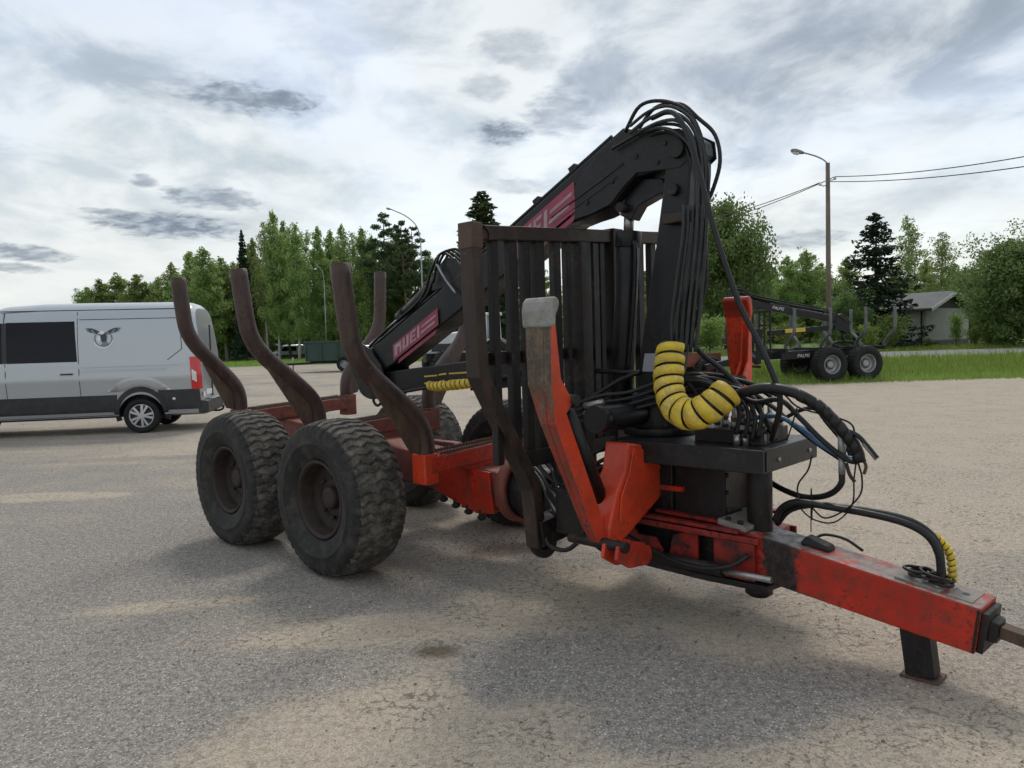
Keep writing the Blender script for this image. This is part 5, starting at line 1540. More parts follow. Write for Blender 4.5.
q = MB(); q.poly([(-.75, -.10, 1.95), (-.45, -.10, 2.25), (-.25, -.10, 2.2), (-.35, -.10, 1.7), (-.6, -.10, 1.55)], (0, .20, 0)); q.cyl((-.5, 0, 1.6), (-.55, 0, 1.25), .05, 10); q.build('rotator_link', MAT['black'], bt, .01)
for sg in (-1, 1):
    MB().tube(smooth_path([(-.55, 0, 1.3), (-.55 + sg * .30, 0, 1.28), (-.55 + sg * .42, 0, 1.18), (-.55 + sg * .2, 0, 1.13)], 4), .045, 8).build('grapple_claw', MAT['black_worn'], bt)
q = MB(); q.box((2.95, -.55, 1.55), (3.35, -.2, 2.05)); q.build('oil_tank', MAT['black'], bt, .02)

# ------------------------------------------------------------------ trees
def leaf_mat(name, c1, c2, trans=.35, rough=.55):
    m, nt, b = new_mat(name)
    k = NT(nt)
    g = k.n('ShaderNodeNewGeometry')
    oi = k.n('ShaderNodeObjectInfo')
    c = k.mix(g.outputs['Random Per Island'], c1, c2)
    hs = k.n('ShaderNodeHueSaturation')
    k.l(k.ss(oi.outputs['Random'], 0, 1, .497, .522), hs.inputs['Hue'])
    k.l(k.ss(oi.outputs['Random'], 0, 1, .92, 1.35), hs.inputs['Value'])
    k.l(c, hs.inputs['Color'])
    k.l(hs.outputs[0], b.inputs['Base Color'])
    b.inputs['Roughness'].default_value = rough
    b.inputs['Specular IOR Level'].default_value = .25
    tr_ = k.n('ShaderNodeBsdfTranslucent'); k.l(hs.outputs[0], tr_.inputs['Color'])
    mx_ = k.n('ShaderNodeMixShader', {0: trans})
    k.l(b.outputs[0], mx_.inputs[1]); k.l(tr_.outputs[0], mx_.inputs[2])
    k.l(mx_.outputs[0], nt.nodes['Material Output'].inputs['Surface'])
    return m
MAT['leaf_birch'] = leaf_mat('birch_leaves', (0.215, 0.285, 0.085), (0.33, 0.395, 0.145), 0.5)
MAT['leaf_aspen'] = leaf_mat('aspen_leaves', (0.18, 0.245, 0.07), (0.285, 0.35, 0.11), 0.5)
MAT['leaf_dark'] = leaf_mat('dark_leaves', (0.115, 0.165, 0.052), (0.21, 0.27, 0.092), 0.48)
MAT['leaf_shrub'] = leaf_mat('shrub_leaves', (0.15, 0.215, 0.055), (0.26, 0.32, 0.09), 0.45)
MAT['needle_spruce'] = leaf_mat('spruce_needles', (.014, .028, .015), (.034, .055, .026), .12)
MAT['needle_pine'] = leaf_mat('pine_needles', (.050, .080, .035), (.105, .145, .062), .25)
MAT['bark_birch'] = paint('birch_bark', (.52, .51, .48), (.10, .09, .08), .6, (.05, .045, .04), .8, (.7, .9), scale=3)
MAT['bark_pine'] = paint('pine_bark', (.20, .11, .065), (.11, .085, .07), .6, None, 0, (.8, .95), scale=4)
MAT['bark_dark'] = paint('dark_bark', (.085, .070, .055), (.13, .11, .09), .5, None, 0, (.8, .95), scale=4)
def quads_mesh(name, cen, size, rng, mat, nrm_bias=None, aspect=.62):
    n = len(cen)
    a = rng.normal(size=(n, 3)); a /= np.linalg.norm(a, axis=1)[:, None]
    b = rng.normal(size=(n, 3))
    if nrm_bias is not None: a = a * .7 + nrm_bias; a /= np.linalg.norm(a, axis=1)[:, None] + 1e-9
    u_ = np.cross(a, b); u_ /= np.linalg.norm(u_, axis=1)[:, None] + 1e-9
    w_ = np.cross(a, u_)
    sz = np.broadcast_to(np.asarray(size, float), (n,)) * (.6 + .8 * rng.random(n))
    u_ *= sz[:, None] * .5; w_ *= sz[:, None] * .5 * aspect
    bend = a * (sz * .12)[:, None]
    co = np.stack([cen - u_, cen - w_ + bend, cen + u_, cen + w_ + bend], 1).reshape(-1, 3)
    me = bpy.data.meshes.new(name)
    me.vertices.add(4 * n); me.vertices.foreach_set('co', co.astype(np.float32).ravel())
    me.loops.add(4 * n); me.loops.foreach_set('vertex_index', np.arange(4 * n, dtype=np.int32))
    me.polygons.add(n); me.polygons.foreach_set('loop_start', np.arange(0, 4 * n, 4, dtype=np.int32)); me.polygons.foreach_set('loop_total', np.full(n, 4, np.int32))
    me.update(calc_edges=True)
    me.materials.append(mat)
    return me
def broadleaf(seed, h, w, base, nl, leaf, lmat, bmat, limbs=34, droop=.0, up=.55, lean=.03, thin=1.0, topness=.6):
    """tapered trunk, limbs that fork, leaves in uneven clumps about the twigs"""
    rg = np.random.default_rng(seed)
    tb = MB()
    ph = rg.random() * 6.3
    def axis(z): return np.array([math.sin(z * .5 + ph) * lean * h * .4 + lean * z * .3, math.cos(z * .4 + ph) * lean * h * .3, z])
    r0 = h * .0125 + .03
    zs = np.linspace(0, h * .97, 9)
    tb.tube([axis(z) for z in zs], [r0 * (1 - z / h * .92) * (1.35 if i == 0 else 1) for i, z in enumerate(zs)], 7)
    cl = []
    for i in range(limbs):
        f = base + (1 - base) * ((i + rg.random()) / limbs) ** .9 * .97
        z = f * h
        rel = (f - base) / (1 - base)
        prof = (math.sin(math.pi * min(1, (rel * .86 + .12)) ** topness)) ** .75
        ln = w * .5 * max(.12, prof) * (.65 + .6 * rg.random())
        an = i * 2.4 + rg.normal() * .5
        p0 = axis(z)
        d = np.array([math.cos(an), math.sin(an), up + rg.normal() * .2]); d /= np.linalg.norm(d)
        pts = [p0]
        for k_ in range(1, 5):
            q = p0 + d * ln * k_ / 4 + np.array([0, 0, -droop * ln * (k_ / 4) ** 2]) + rg.normal(size=3) * ln * .05
            pts.append(q)
        rl = r0 * .38 * (1 - f * .75)
        tb.tube(pts, [rl, rl * .8, rl * .6, rl * .4, rl * .15], 5)
        for k_ in range(1, 5):
            if rg.random() < .12: continue
            cl.append((pts[k_], ln * (.20 + .13 * rg.random()) + .12))
        for _ in range(2):       # side twigs
            k_ = rg.integers(1, 4)
            e = pts[k_] + rg.normal(size=3) * ln * .30 + np.array([0, 0, .08 * ln])
            tb.tube([pts[k_], (pts[k_] + e) / 2 + rg.normal(size=3) * .03, e], [rl * .5, rl * .3, rl * .1], 4)
            cl.append((e, ln * (.18 + .12 * rg.random()) + .12))
    cl.append((axis(h * .98), w * .07))
    wt_ = np.array([c[1] ** 2 for c in cl]); wt_ /= wt_.sum()
    idx = rg.choice(len(cl), nl, p=wt_)
    cc = np.array([cl[i][0] for i in idx]); rr = np.array([cl[i][1] for i in idx])
    dv = rg.normal(size=(nl, 3)); dv /= np.linalg.norm(dv, axis=1)[:, None]
    cen = cc + dv * (rr * rg.random(nl) ** .45)[:, None] * np.array([1, 1, .8])
    if droop: cen[:, 2] -= rg.random(nl) ** 2 * droop * 1.2
    return tb.mesh('trunk', bmat), quads_mesh('crown', cen, leaf, rg, lmat)
def spruce(seed, h, w, nl, leaf, lmat, bmat, base=.04, droop=.35, dens=1.0):
    rg = np.random.default_rng(seed)
    tb = MB()
    r0 = h * .012 + .03
    tb.tube([(0, 0, 0), (0, 0, h * .5), (0, 0, h * .98)], [r0 * 1.2, r0 * .6, .015], 7)
    P_, W_ = [], []
    nw = int(h * 3.4 * dens)
    for i in range(nw):
        f = base + (1 - base) * (i + .5) / nw
        ln0 = w * .5 * (1 - f) ** .66 + .06
        for j in range(6):
            if rg.random() < .10: continue
            an = j * 1.047 + i * .7 + rg.normal() * .25
            ln = ln0 * (.62 + .55 * rg.random())
            z = f * h + rg.normal() * .06
            d = np.array([math.cos(an), math.sin(an)])
            pts = []
            for k_ in range(6):
                g_ = k_ / 5
                pts.append(np.array([d[0] * ln * g_, d[1] * ln * g_, z + ln * (.10 * g_ - droop * g_ * g_ + .22 * g_ ** 4)]))
            tb.tube(pts, [.03, .024, .018, .012, .008, .004], 4)
            m = max(6, int(ln * 34))
            for _ in range(m):
                g_ = rg.random() ** .75
                k_ = min(4, int(g_ * 5)); t_ = g_ * 5 - k_
                p = pts[k_] * (1 - t_) + pts[k_ + 1] * t_
                sd_ = rg.normal() * ln * .13 * (1.15 - g_ * .7)
                P_.append(p + np.array([-d[1] * sd_, d[0] * sd_, -abs(rg.normal()) * .10 * (1 + ln * .25)]))
    P_ = np.array(P_)
    if len(P_) > nl: P_ = P_[rg.choice(len(P_), nl, replace=False)]
    return tb.mesh('trunk', bmat), quads_mesh('crown', P_, leaf, rg, lmat, np.array([0, 0, .5]), .45)
def pine(seed, h, w, nl, leaf, lmat, bmat, base=.45):
    rg = np.random.default_rng(seed)
    tb = MB()
    r0 = h * .011 + .03
    ax = lambda z: np.array([math.sin(z * .22 + seed) * .25, math.cos(z * .19 + seed) * .2, z])
    tb.tube([ax(z) for z in np.linspace(0, h * .97, 7)], [r0 * (1 - .13 * i) for i in range(7)], 7)
    C_, R_ = [], []
    for i in range(30):
        f = base + (1 - base) * (i + rg.random()) / 30
        ln = w * .5 * (1 - ((f - base) / (1 - base)) ** 1.6 * .78) * (.5 + .6 * rg.random())
        an = i * 2.4 + rg.normal() * .4
        p0 = ax(f * h)
        e = p0 + np.array([math.cos(an) * ln, math.sin(an) * ln, ln * (.15 + .35 * rg.random())])
        mid_ = (p0 + e) / 2 - np.array([0, 0, ln * .08])
        tb.tube([p0, mid_, e], [r0 * .28, r0 * .18, r0 * .06], 5)
        for q, r_ in ((e, .34), (mid_ * .4 + e * .6, .30), (e + rg.normal(size=3) * ln * .22, .26)):
            C_.append(q); R_.append(ln * r_ + .15)
    C_.append(ax(h)); R_.append(.35)
    R_ = np.array(R_); C_ = np.array(C_)
    idx = rg.choice(len(C_), nl, p=R_ ** 2 / (R_ ** 2).sum())
    dv = rg.normal(size=(nl, 3)); dv /= np.linalg.norm(dv, axis=1)[:, None]
    cen = C_[idx] + dv * (R_[idx] * rg.random(nl) ** .5)[:, None] * np.array([1, 1, .55])
    return tb.mesh('trunk', bmat), quads_mesh('crown', cen, leaf, rg, lmat, None, .35)
def bush(seed, h, w, nl, leaf, lmat, bmat):
    return broadleaf(seed, h, w, .12, nl, leaf, lmat, bmat, limbs=22, up=.9, topness=.8)
KIND = {
    'birch': [(broadleaf(11 + i, 16, 5.6, .14, 17000, .27, MAT['leaf_birch'], MAT['bark_birch'], 64, .35, .8, .02), 16) for i in range(3)],
    'aspen': [(broadleaf(31 + i, 16, 6.8, .12, 18000, .29, MAT['leaf_aspen'], MAT['bark_dark'], 64, .1, .6, .02), 16) for i in range(3)],
    'pine': [(pine(51 + i, 17, 5.4, 9000, .34, MAT['needle_pine'], MAT['bark_pine'], .42), 17) for i in range(2)],
    'far_spruce': [(spruce(61 + i, 16, 6.5, 16000, .40, MAT['needle_pine'] if i else MAT['needle_spruce'], MAT['bark_dark'], dens=.8), 16) for i in range(2)],
    'spruce': [(spruce(71, 9.3, 5.0, 46000, .27, MAT['needle_spruce'], MAT['bark_dark'], .02, .30, 1.0), 9.3)],
    'sparse_birch': [(broadleaf(81 + i, 13, 4.6, .25, 5200, .22, MAT['leaf_birch'], MAT['bark_birch'], 38, .3, .9, .02), 13) for i in range(2)],
    'maple': [(broadleaf(91 + i, 9, 8.5, .06, 34000, .23, MAT['leaf_dark'], MAT['bark_dark'], 70, .15, .45, .02, topness=.75), 9) for i in range(2)],
    'shrub': [(bush(101 + i, 2.4, 2.6, 2600, .13, MAT['leaf_shrub'], MAT['bark_dark']), 2.4) for i in range(2)],
}
NAMES = {'birch': ('birch_tree', 'tree'), 'aspen': ('broadleaf_tree', 'tree'), 'pine': ('pine_tree', 'tree'), 'far_spruce': ('spruce_tree', 'tree'), 'spruce': ('spruce_tree', 'tree'), 'sparse_birch': ('birch_tree', 'tree'), 'maple': ('broadleaf_tree', 'tree'), 'shrub': ('shrub', 'shrub')}
rt = random.Random(21)
used = {}
def plant(kind, px, topy, dep, label, group=None, wk=1.0, zb=None):
    d = ray(px, topy)
    top = CPOS + d * (dep / d.y)
    z0 = terrain_z(top.x, dep) if zb is None else zb
    lst = KIND[kind]
    i = used.get(kind, 0); used[kind] = i + 1
    (tm, cm2), h0 = lst[i % len(lst)]
    k = (top.z - z0) / h0
    nm, cat = NAMES[kind]
    o = thing(nm, label, cat, (top.x, dep, z0), rt.uniform(0, 6.28), group)
    o.scale = (k * wk, k * wk, k)
    link('trunk', tm, o); link('crown', cm2, o)
    return o
ORD = ('first', 'second', 'third', 'fourth', 'fifth', 'sixth', 'seventh', 'eighth')
for i_, (px, ty, dep) in enumerate(((85, 286, 128), (100, 279, 122), (118, 274, 125), (137, 273, 120), (157, 277, 126), (176, 272, 124))):
    plant('aspen', px, ty, dep, 'low round green tree, ' + ORD[i_] + ' from the left above the silver van roof', 'trees above the silver van', 1.15)
for i_, (px, ty, dep) in enumerate(((188, 250, 112), (204, 247, 108), (222, 256, 114))):
    plant('birch', px, ty, dep, 'yellowish green tree, ' + ORD[i_] + ' from the left between the two rear log stakes', 'yellowish trees between the rear stakes', 1.2)
SLIM = ((252, 236, 112), (262, 218, 105), (273, 210, 103), (284, 219, 108), (294, 222, 102), (306, 229, 110), (317, 224, 104), (329, 230, 109), (340, 224, 103), (351, 229, 108), (361, 226, 104), (371, 234, 110))
NTH = ORD + ('ninth', 'tenth', 'eleventh', 'twelfth')
for i_, (px, ty, dep) in enumerate(SLIM):
    plant(('birch', 'sparse_birch', 'birch', 'aspen')[i_ % 4], px, ty, dep, 'tall slender light green tree, ' + NTH[i_] + ' from the left behind the middle and front stakes', 'tall slender trees behind the stakes', .68)
for px, ty, dep, lb in ((214, 262, 118, 'green tree low between the two rear stakes'), (247, 246, 116, 'green tree just right of the thin dark spruce'), (428, 250, 118, 'pale green tree right of the street lamp post'), (388, 246, 120, 'pale green tree between the two pines by the street lamp'), (170, 262, 119, 'green tree above the rear corner of the silver van')):
    plant('birch', px, ty, dep, lb, None, 1.0)
plant('far_spruce', 241, 229, 104, 'thin dark spruce with pointed top beside the middle log stake', None, .55)
plant('pine', 381, 214, 104, 'tall pine with bare reddish trunk rising between the curved street lamp and front stake', None)
plant('pine', 402, 222, 100, 'dark pine just left of the street lamp post')
plant('aspen', 396, 236, 112, 'green tree behind the pines by the street lamp', None)
plant('pine', 412, 228, 106, 'dark pine directly behind the street lamp post')
plant('aspen', 437, 262, 104, 'low green tree to the right of the street lamp post')
plant('far_spruce', 481, 190, 62, 'pointed conifer rising behind the upper left corner of the trailer gate', None, 1.7)
plant('far_spruce', 461, 236, 70, 'short conifer beside the pointed conifer at the trailer gate', None, .9)
for px, ty, dep, lb in ((505, 262, 90, 'green tree seen behind the left bars of the trailer gate'), (540, 268, 96, 'green tree seen behind the middle bars of the trailer gate'), (575, 258, 92, 'green tree hidden behind the thick posts of the trailer gate'), (610, 262, 95, 'green tree hidden behind the right end of the trailer gate'), (650, 262, 88, 'green tree in the gap between lift cylinder and crane column'), (232, 262, 118, 'green tree just left of the middle log stake'), (452, 262, 110, 'low green tree behind the boom left of the gate')):
    plant('aspen', px, ty, dep, lb)
plant('maple', 724, 203, 62, 'large dark leafy tree right behind the crane column', None, .72)
plant('pine', 708, 212, 66, 'dark pine beside the large leafy tree behind the crane column')
for px, ty, dep, lb in ((768, 262, 84, 'pale green tree left of the gap beside the large dark tree'), (787, 256, 80, 'pale green tree over the red stabiliser leg side of the black trailer'), (806, 249, 82, 'tallest pale green tree just left of the wooden lamp pole'), (822, 262, 90, 'pale green tree hidden partly by the wooden lamp pole'), (846, 258, 86, 'pale green tree between the wooden lamp pole and dark spruce')):
    plant('aspen', px, ty, dep, lb, None, 1.1)
plant('far_spruce', 776, 268, 92, 'dark conifer tip among the pale green trees by the wires', None, .7)
plant('spruce', 876, 212, 46, 'dense dark spruce with broad skirts beside the low house', None, 1.4)
plant('maple', 846, 292, 45, 'small leafy tree between the wooden lamp pole and the spruce', None, .9)
plant('sparse_birch', 908, 214, 72, 'airy birch with thin crown above the house roof')
plant('sparse_birch', 941, 229, 74, 'second airy birch right of the airy birch above the roof')
plant('birch', 925, 258, 78, 'bushy pale birch behind the house roof', None, 1.3)
plant('birch', 898, 262, 80, 'bushy pale birch beside the dark spruce', None, 1.3)
plant('birch', 955, 262, 80, 'bushy pale birch behind the right gable', None, 1.3)
plant('maple', 972, 268, 55, 'round dark green tree against the right end of the house', None, .62)
plant('maple', 1012, 240, 42, 'big green tree at the right edge of the picture', None, 1.0)
plant('maple', 1060, 225, 44, 'big green tree cut off by the right picture edge', None, 1.0)
plant('maple', 992, 286, 45, 'lower dark green tree between the house and the big edge tree', None, .7)
for px, ty, dep, lb, wk in ((890, 318, 42.5, 'light green shrub in front of the dark spruce', 1.0), (868, 328, 41.5, 'light green shrub left of the spruce foot', 1.1), (928, 339, 45, 'low shrub at the foot of the house wall', .9), (956, 318, 46.5, 'thin tall shrub by the house wall', .6), (975, 330, 44, 'dark low shrub beside the house', 1.0), (710, 322, 44, 'green shrub behind the crane hoses', 1.3), (760, 330, 44, 'green shrub behind the black trailer crane', 1.4), (1000, 337, 43, 'low weed clump under the big edge tree', 1.2), (690, 325, 45, 'green shrub left of the hose bundle', 1.3), (738, 318, 47, 'green shrub behind the red stabiliser leg', 1.4), (790, 326, 45, 'green shrub between the black trailer stakes', 1.2)):
    plant('shrub', px, ty, dep, lb, None, wk)

# the wood behind, one mass
def far_wood(name, x0, x1, y0, y1, hfun, n, size, mat, seed, label):
    rg = np.random.default_rng(seed)
    xx = x0 + (x1 - x0) * rg.random(n); yy = y0 + (y1 - y0) * rg.random(n)
    hh = np.array([hfun(a) for a in xx]) * (.75 + .25 * np.sin(xx * 1.9 + yy * .8) * np.sin(xx * .7))
    zz = hh * rg.random(n) ** .8
    me = quads_mesh(name, np.stack([xx, yy, zz], 1), size, rg, mat)
    o = link(name, me)
    o['label'] = label
    struct(o, 'stuff')
far_wood('forest_undergrowth', -110, 6, 118, 140, lambda x: 9.0, 30000, 1.0, MAT['leaf_dark'], 5, 'dark undergrowth and trunks filling the far forest edge')
far_wood('distant_wood', -330, -100, 190, 230, lambda x: 8.5, 14000, 1.7, MAT['leaf_dark'], 7, 'low distant wood on the skyline behind the silver van')
far_wood('roadside_wood', 6, 95, 80, 100, lambda x: 7.0, 22000, .9, MAT['leaf_dark'], 6, 'green wood filling the background beyond the road')

# bark and dry mud dropped under the trailer
def bark_litter():
    rg = np.random.default_rng(14)
    c = []
    for (x, y, sx_, sy_, n) in ((-.15, 6.1, .35, .22, 260), (-1.2, 6.4, .8, .5, 160), (.9, 4.6, 1.2, .8, 120), (-.3, 4.2, 1.6, .9, 120)):
        c.append(np.stack([rg.normal(x, sx_, n), rg.normal(y, sy_, n), np.full(n, .006)], 1))
    me = quads_mesh('bark_litter', np.concatenate(c), .022, rg, paint('dry_bark', (.14, .075, .045), (.22, .14, .09), .5, None, 0, (.8, .95), scale=20), np.array([0, 0, 1.6]), .5)
    o = link('bark_litter', me); o['label'] = 'reddish bark crumbs and dry mud lying under the trailer'
    struct(o, 'stuff')
bark_litter()
# ------------------------------------------------------------------ grass on the verge
MAT['blade'] = leaf_mat('grass_blades', (.155, .215, .038), (.28, .335, .075), .45)
def grass(name, x0, x1, y0, y1, n, hmin, hmax, seed, label, wdt=.02, zf=terrain_z):
    rg = np.random.default_rng(seed)
    xx = x0 + (x1 - x0) * rg.random(n); yy = y0 + (y1 - y0) * rg.random(n)
    clump = .55 + .45 * np.sin(xx * 2.3 + np.sin(yy * 3.1) * 1.4) * np.sin(yy * 2.7 + xx * .9)
    h = (hmin + (hmax - hmin) * rg.random(n)) * (.55 + .6 * clump)
    an = rg.random(n) * 6.283
    z0 = np.array([zf(a, b) for a, b in zip(xx, yy)])
    bx, by = np.cos(an) * wdt * .5, np.sin(an) * wdt * .5
    ln = rg.normal(size=(n, 2)) * h[:, None] * .28
    co = np.stack([np.stack([xx - bx, yy - by, z0], 1), np.stack([xx + bx, yy + by, z0], 1), np.stack([xx + ln[:, 0], yy + ln[:, 1], z0 + h], 1)], 1).reshape(-1, 3)
    me = bpy.data.meshes.new(name)
    me.vertices.add(3 * n); me.vertices.foreach_set('co', co.astype(np.float32).ravel())
    me.loops.add(3 * n); me.loops.foreach_set('vertex_index', np.arange(3 * n, dtype=np.int32))
    me.polygons.add(n); me.polygons.foreach_set('loop_start', np.arange(0, 3 * n, 3, dtype=np.int32)); me.polygons.foreach_set('loop_total', np.full(n, 3, np.int32))
    me.update(calc_edges=True); me.materials.append(MAT['blade'])
    o = link(name, me); o['label'] = label
    struct(o, 'stuff')
grass('verge_grass', 3, 30, 24.5, 29.9, 45000, .10, .26, 8, 'bright green grass of the road verge')
grass('verge_weeds', 3, 30, 25.2, 29.8, 5000, .20, .55, 28, 'taller pale weeds standing in the verge grass', .03)
grass('edge_grass', 4, 32, 23.9, 24.7, 3500, .04, .14, 18, 'thin grass creeping out of the verge on to the yard', .02, lambda a, b: 0.0)
grass('garden_grass', 6, 45, 39.9, 47, 16000, .10, .35, 9, 'rough grass between the road and the house', .035)
grass('field_grass', -42, 4, 73.6, 92, 26000, .12, .4, 10, 'bright green grass along the far forest edge', .06, lambda a, b: 0.0)

# ------------------------------------------------------------------ house beyond the road
MAT['wall'] = paint('pale_grey_render', (.40, .39, .36), (.30, .29, .27), .4, None, 0, (.8, .95), scale=1, var=.06)
MAT['roof'] = paint('dark_grey_roofing', (.085, .085, .095), (.14, .14, .14), .4, None, 0, (.7, .9), scale=1.5)
MAT['board'] = paint('dark_brown_board', (.035, .028, .024), (.07, .06, .05), .3, None, 0, (.7, .9), scale=2)
MAT['trim'] = paint('white_trim', (.62, .62, .60), (.45, .45, .43), .3, None, 0, (.5, .7), scale=2, var=.04)
hc = ray(926, 345); hc = CPOS + hc * (48.0 / hc.y)
HA = R(50)
hx, hy = V((-math.cos(HA), math.sin(HA), 0)), V((math.sin(HA), math.cos(HA), 0))    # along the front wall to the left, along the gable to the right and back
house = thing('bungalow', 'low pale grey bungalow with dark roof beyond the road', 'house', (hc.x, 48.0, .5), math.atan2(hx.y, hx.x))
# local x along the front wall, local y points towards the viewer's side, so the depth runs to -y
LN, DP, EH, RH, OV = 6.6, 7.0, 2.45, 3.45, .55
q = MB(); q.box((0, -DP, 0), (LN, 0, EH)); q.build('wall', MAT['wall'], house)
q = MB(); q.poly([(.02, 0, EH), (.02, -DP, EH), (.02, -DP / 2, RH - .15)], (LN - .04, 0, 0)); q.build('gable', MAT['board'], house)
sl = (RH - EH) / (DP / 2)
for sg in (1, -1):
    ye, yr = (OV, -DP / 2) if sg > 0 else (-DP - OV, -DP / 2)
    q = MB(); q.poly([(-OV, ye, EH - sl * OV), (LN + OV, ye, EH - sl * OV), (LN + OV, yr, RH), (-OV, yr, RH)], (0, 0, .12)); rf = q.build('roof', MAT['roof'], house)
    for xx in (-OV - .03, LN + OV):
        q = MB(); q.poly([(xx, ye, EH - sl * OV - .08), (xx, yr, RH - .08), (xx, yr, RH + .14), (xx, ye, EH - sl * OV + .14)], (.03, 0, 0)); q.build('barge_board', MAT['trim'], rf)
    q = MB().box((-OV, min(ye, ye + sg * .1), EH - sl * OV - .06), (LN + OV, max(ye, ye + sg * .1), EH - sl * OV + .04)); q.build('gutter', MAT['board'], rf)
MB().cyl((.25, .06, 0), (.25, .06, EH - .2), .05, 10).build('downpipe', MAT['board'], house)
for x0 in (2.2, 4.4):
    w_ = MB().box((x0, -.02, 1.0), (x0 + 1.3, .03, 2.1)).build('window', MAT['trim'], house)
    MB().box((x0 + .08, .02, 1.08), (x0 + 1.22, .034, 2.02)).build('pane', MAT['glass_dark'], w_)
q = MB().box((-.012, -DP, 0), (-.004, 0, .4)); q.box((0, .004, 0), (LN, .012, .4)); q.build('plinth', MAT['roof'], house)

# ------------------------------------------------------------------ lamp posts and wires
MAT['wood_pole'] = paint('weathered_pole_wood', (.15, .115, .085), (.22, .19, .16), .6, None, 0, (.8, .95), scale=2, streak=True)
MAT['lamp_grey'] = paint('grey_lamp_housing', (.20, .21, .22), (.14, .14, .14), .3, None, 0, (.45, .6), scale=5)
MAT['lamp_glass'] = plain('lamp_glass', (.62, .64, .64), .2)
MAT['wire'] = plain('wire', (.03, .03, .032), .6)
def lamp_head(parent, p, d):
    d = V(d).normalized()
    q = MB(); q.tube([p, p + d * .12, p + d * .30, p + d * .46, p + d * .50], [.04, .07, .095, .07, .02], 10)
    hd = q.build('lamp_head', MAT['lamp_grey'], parent)
    q = MB(); c = p + d * .30 - V((0, 0, .05)); q.tube([c - d * .15, c - d * .07, c + d * .07, c + d * .16], [.03, .075, .075, .03], 10); q.build('lamp_glass', MAT['lamp_glass'], hd)
# wooden pole on the right
d = ray(829, 365); PY = 28.3
pb = CPOS + d * (PY / d.y)
pole = thing('lamp_pole', 'brown wooden lamp pole carrying wires behind the black trailer', 'lamp post', (pb.x, PY, terrain_z(pb.x, PY)))
z0 = terrain_z(pb.x, PY)
ph = (CPOS + ray(826, 163) * (PY / ray(826, 163).y)).z - z0
MB().tube([(0, 0, 0), (0, 0, ph)], [.098, .075], 14).build('pole', MAT['wood_pole'], pole)
def at_pole(px, py, dy=0.0):
    r_ = ray(px, py)
    return CPOS + r_ * ((PY + dy) / r_.y) - V((pb.x, PY, z0))
arm = [V((0, 0, ph - .35)), V((-.03, -.02, ph - .02))] + [at_pole(x, y) for x, y in ((818, 157), (803, 152.5))]
MB().tube(smooth_path(arm, 5), .028, 8).build('lamp_arm', MAT['galv'], pole)
lamp_head(pole, at_pole(804, 153), at_pole(790, 150) - at_pole(804, 153))
ins = []
for k_, (px, py) in enumerate(((835, 178), (820, 184))):
    p_ = at_pole(px, py)
    br_ = MB().tube([V((0, 0, p_.z - .05)), V((p_.x * .6, 0, p_.z - .08)), V((p_.x, 0, p_.z))], .018, 6).build('insulator_bracket', MAT['galv'], pole)
    MB().lathe([(.001, -.07), (.045, -.06), (.05, 0), (.03, .05), (.001, .06)], p_, (0, 0, 1), 12).build('insulator', MAT['lamp_glass'], br_)
    ins.append(p_ + V((pb.x, PY, z0)) + V((0, 0, .05)))
# the next pole of the line stands further back, hidden behind the crane
d2 = ray(676, 300); P2Y = 42.0
p2 = CPOS + d2 * (P2Y / d2.y)
pole2 = thing('utility_pole', 'wooden pole further along the wire line behind the crane column', 'pole', (p2.x, P2Y, .4))
MB().tube([(0, 0, 0), (0, 0, 7.4)], [.115, .085], 12).build('pole', MAT['wood_pole'], pole2)
MB().beam((-.4, 0, 7.15), (.4, 0, 7.15), .08, .08).build('crossarm', MAT['wood_pole'], pole2)
far_end = [V((p2.x + .35, P2Y, 7.45)), V((p2.x - .35, P2Y, 7.65))]
dr = ray(1040, 150); near_end = [CPOS + ray(1090, 144) * (19.0 / ray(1090, 144).y), CPOS + ray(1090, 156) * (19.0 / ray(1090, 156).y)]
def wire(a, b, sag, label):
    pts = []
    for i in range(25):
        f = i / 24
        p_ = a.lerp(b, f); p_.z -= sag * 4 * f * (1 - f)
        pts.append(p_)
    tag(MB().tube(pts, .016, 6).build('overhead_wire', MAT['wire'], None, fix=False), label, 'wire', 'overhead wires')
wire(ins[0], far_end[0], .25, 'upper overhead wire running left from the wooden pole'); wire(ins[1], far_end[1], .25, 'lower overhead wire running left from the wooden pole')
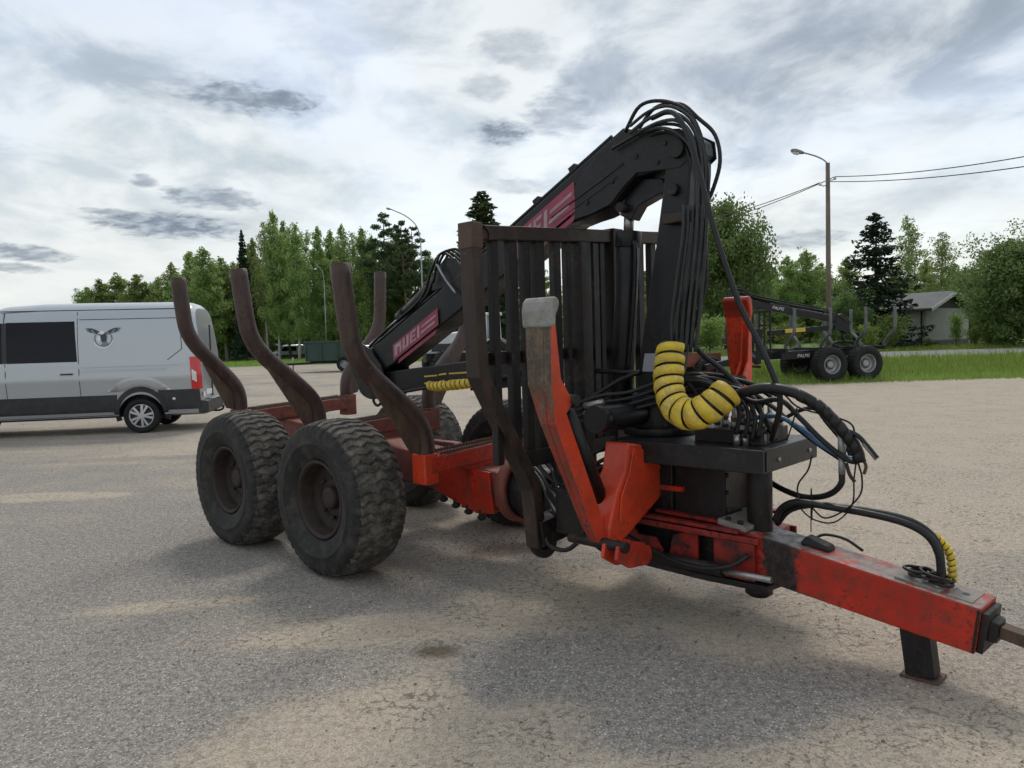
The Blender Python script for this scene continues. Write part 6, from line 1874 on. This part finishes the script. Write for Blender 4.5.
wire(ins[0], near_end[0], .18, 'upper overhead wire running right from the wooden pole'); wire(ins[1] + V((.3, 0, .03)), near_end[1], .18, 'lower overhead wire running right from the wooden pole')

def street_lamp(px, base_y, top_y, dep, head, label, r_=.09):
    d = ray(px, base_y); b_ = CPOS + d * (dep / d.y)
    lp = thing('street_lamp', label, 'street lamp', (b_.x, dep, 0))
    def rel(x, y):
        q_ = ray(x, y)
        return CPOS + q_ * (dep / q_.y) - V((b_.x, dep, 0))
    h_ = rel(px - 1, top_y).z
    MB().tube([(0, 0, 0), (0, 0, h_ * .5), (0, 0, h_)], [r_, r_ * .75, r_ * .6], 12).build('pole', MAT['galv'], lp)
    e = rel(*head)
    arm_ = [V((0, 0, h_ - .02)), V((e.x * .10, 0, h_ + (e.z - h_) * .42)), V((e.x * .38, 0, h_ + (e.z - h_) * .72)), V((e.x * .75, 0, h_ + (e.z - h_) * .92))]
    MB().tube(smooth_path(arm_, 5), r_ * .55, 8).build('lamp_arm', MAT['galv'], lp)
    lamp_head(lp, arm_[-1], e - arm_[-1])
street_lamp(425, 362, 240, 72.0, (382, 207), 'grey street lamp with long curved arm at the far lot edge')
street_lamp(327, 352, 280, 92.0, (318, 266), 'small distant street lamp between the two front stakes', .07)

# small red farm cart behind the hoses
cb = ground_at(699, 384)
ct = thing('farm_cart', 'small red farm cart partly hidden behind the crane hoses', 'cart', (cb.x, cb.y, 0), R(12))
q = MB(); q.box((-1.6, -.6, .62), (.5, .6, .72)); q.beam((.4, 0, .66), (2.3, 0, .50), .10, .10); q.build('chassis', MAT['red_old'], ct, .01)
q = MB(); q.box((-1.6, -.62, .72), (-1.55, .62, 1.15)); q.box((-1.6, -.64, .72), (.5, -.60, 1.05)); q.box((-1.6, .60, .72), (.5, .64, 1.05)); q.build('side_board', MAT['red_old'], ct, .006)
for sg in (-1, 1):
    wheel(ct, (0, sg * .74, .46), sg > 0, far_tyre, .46, .36, MAT['red_old']).children[0].scale = (.92, .86, .92)
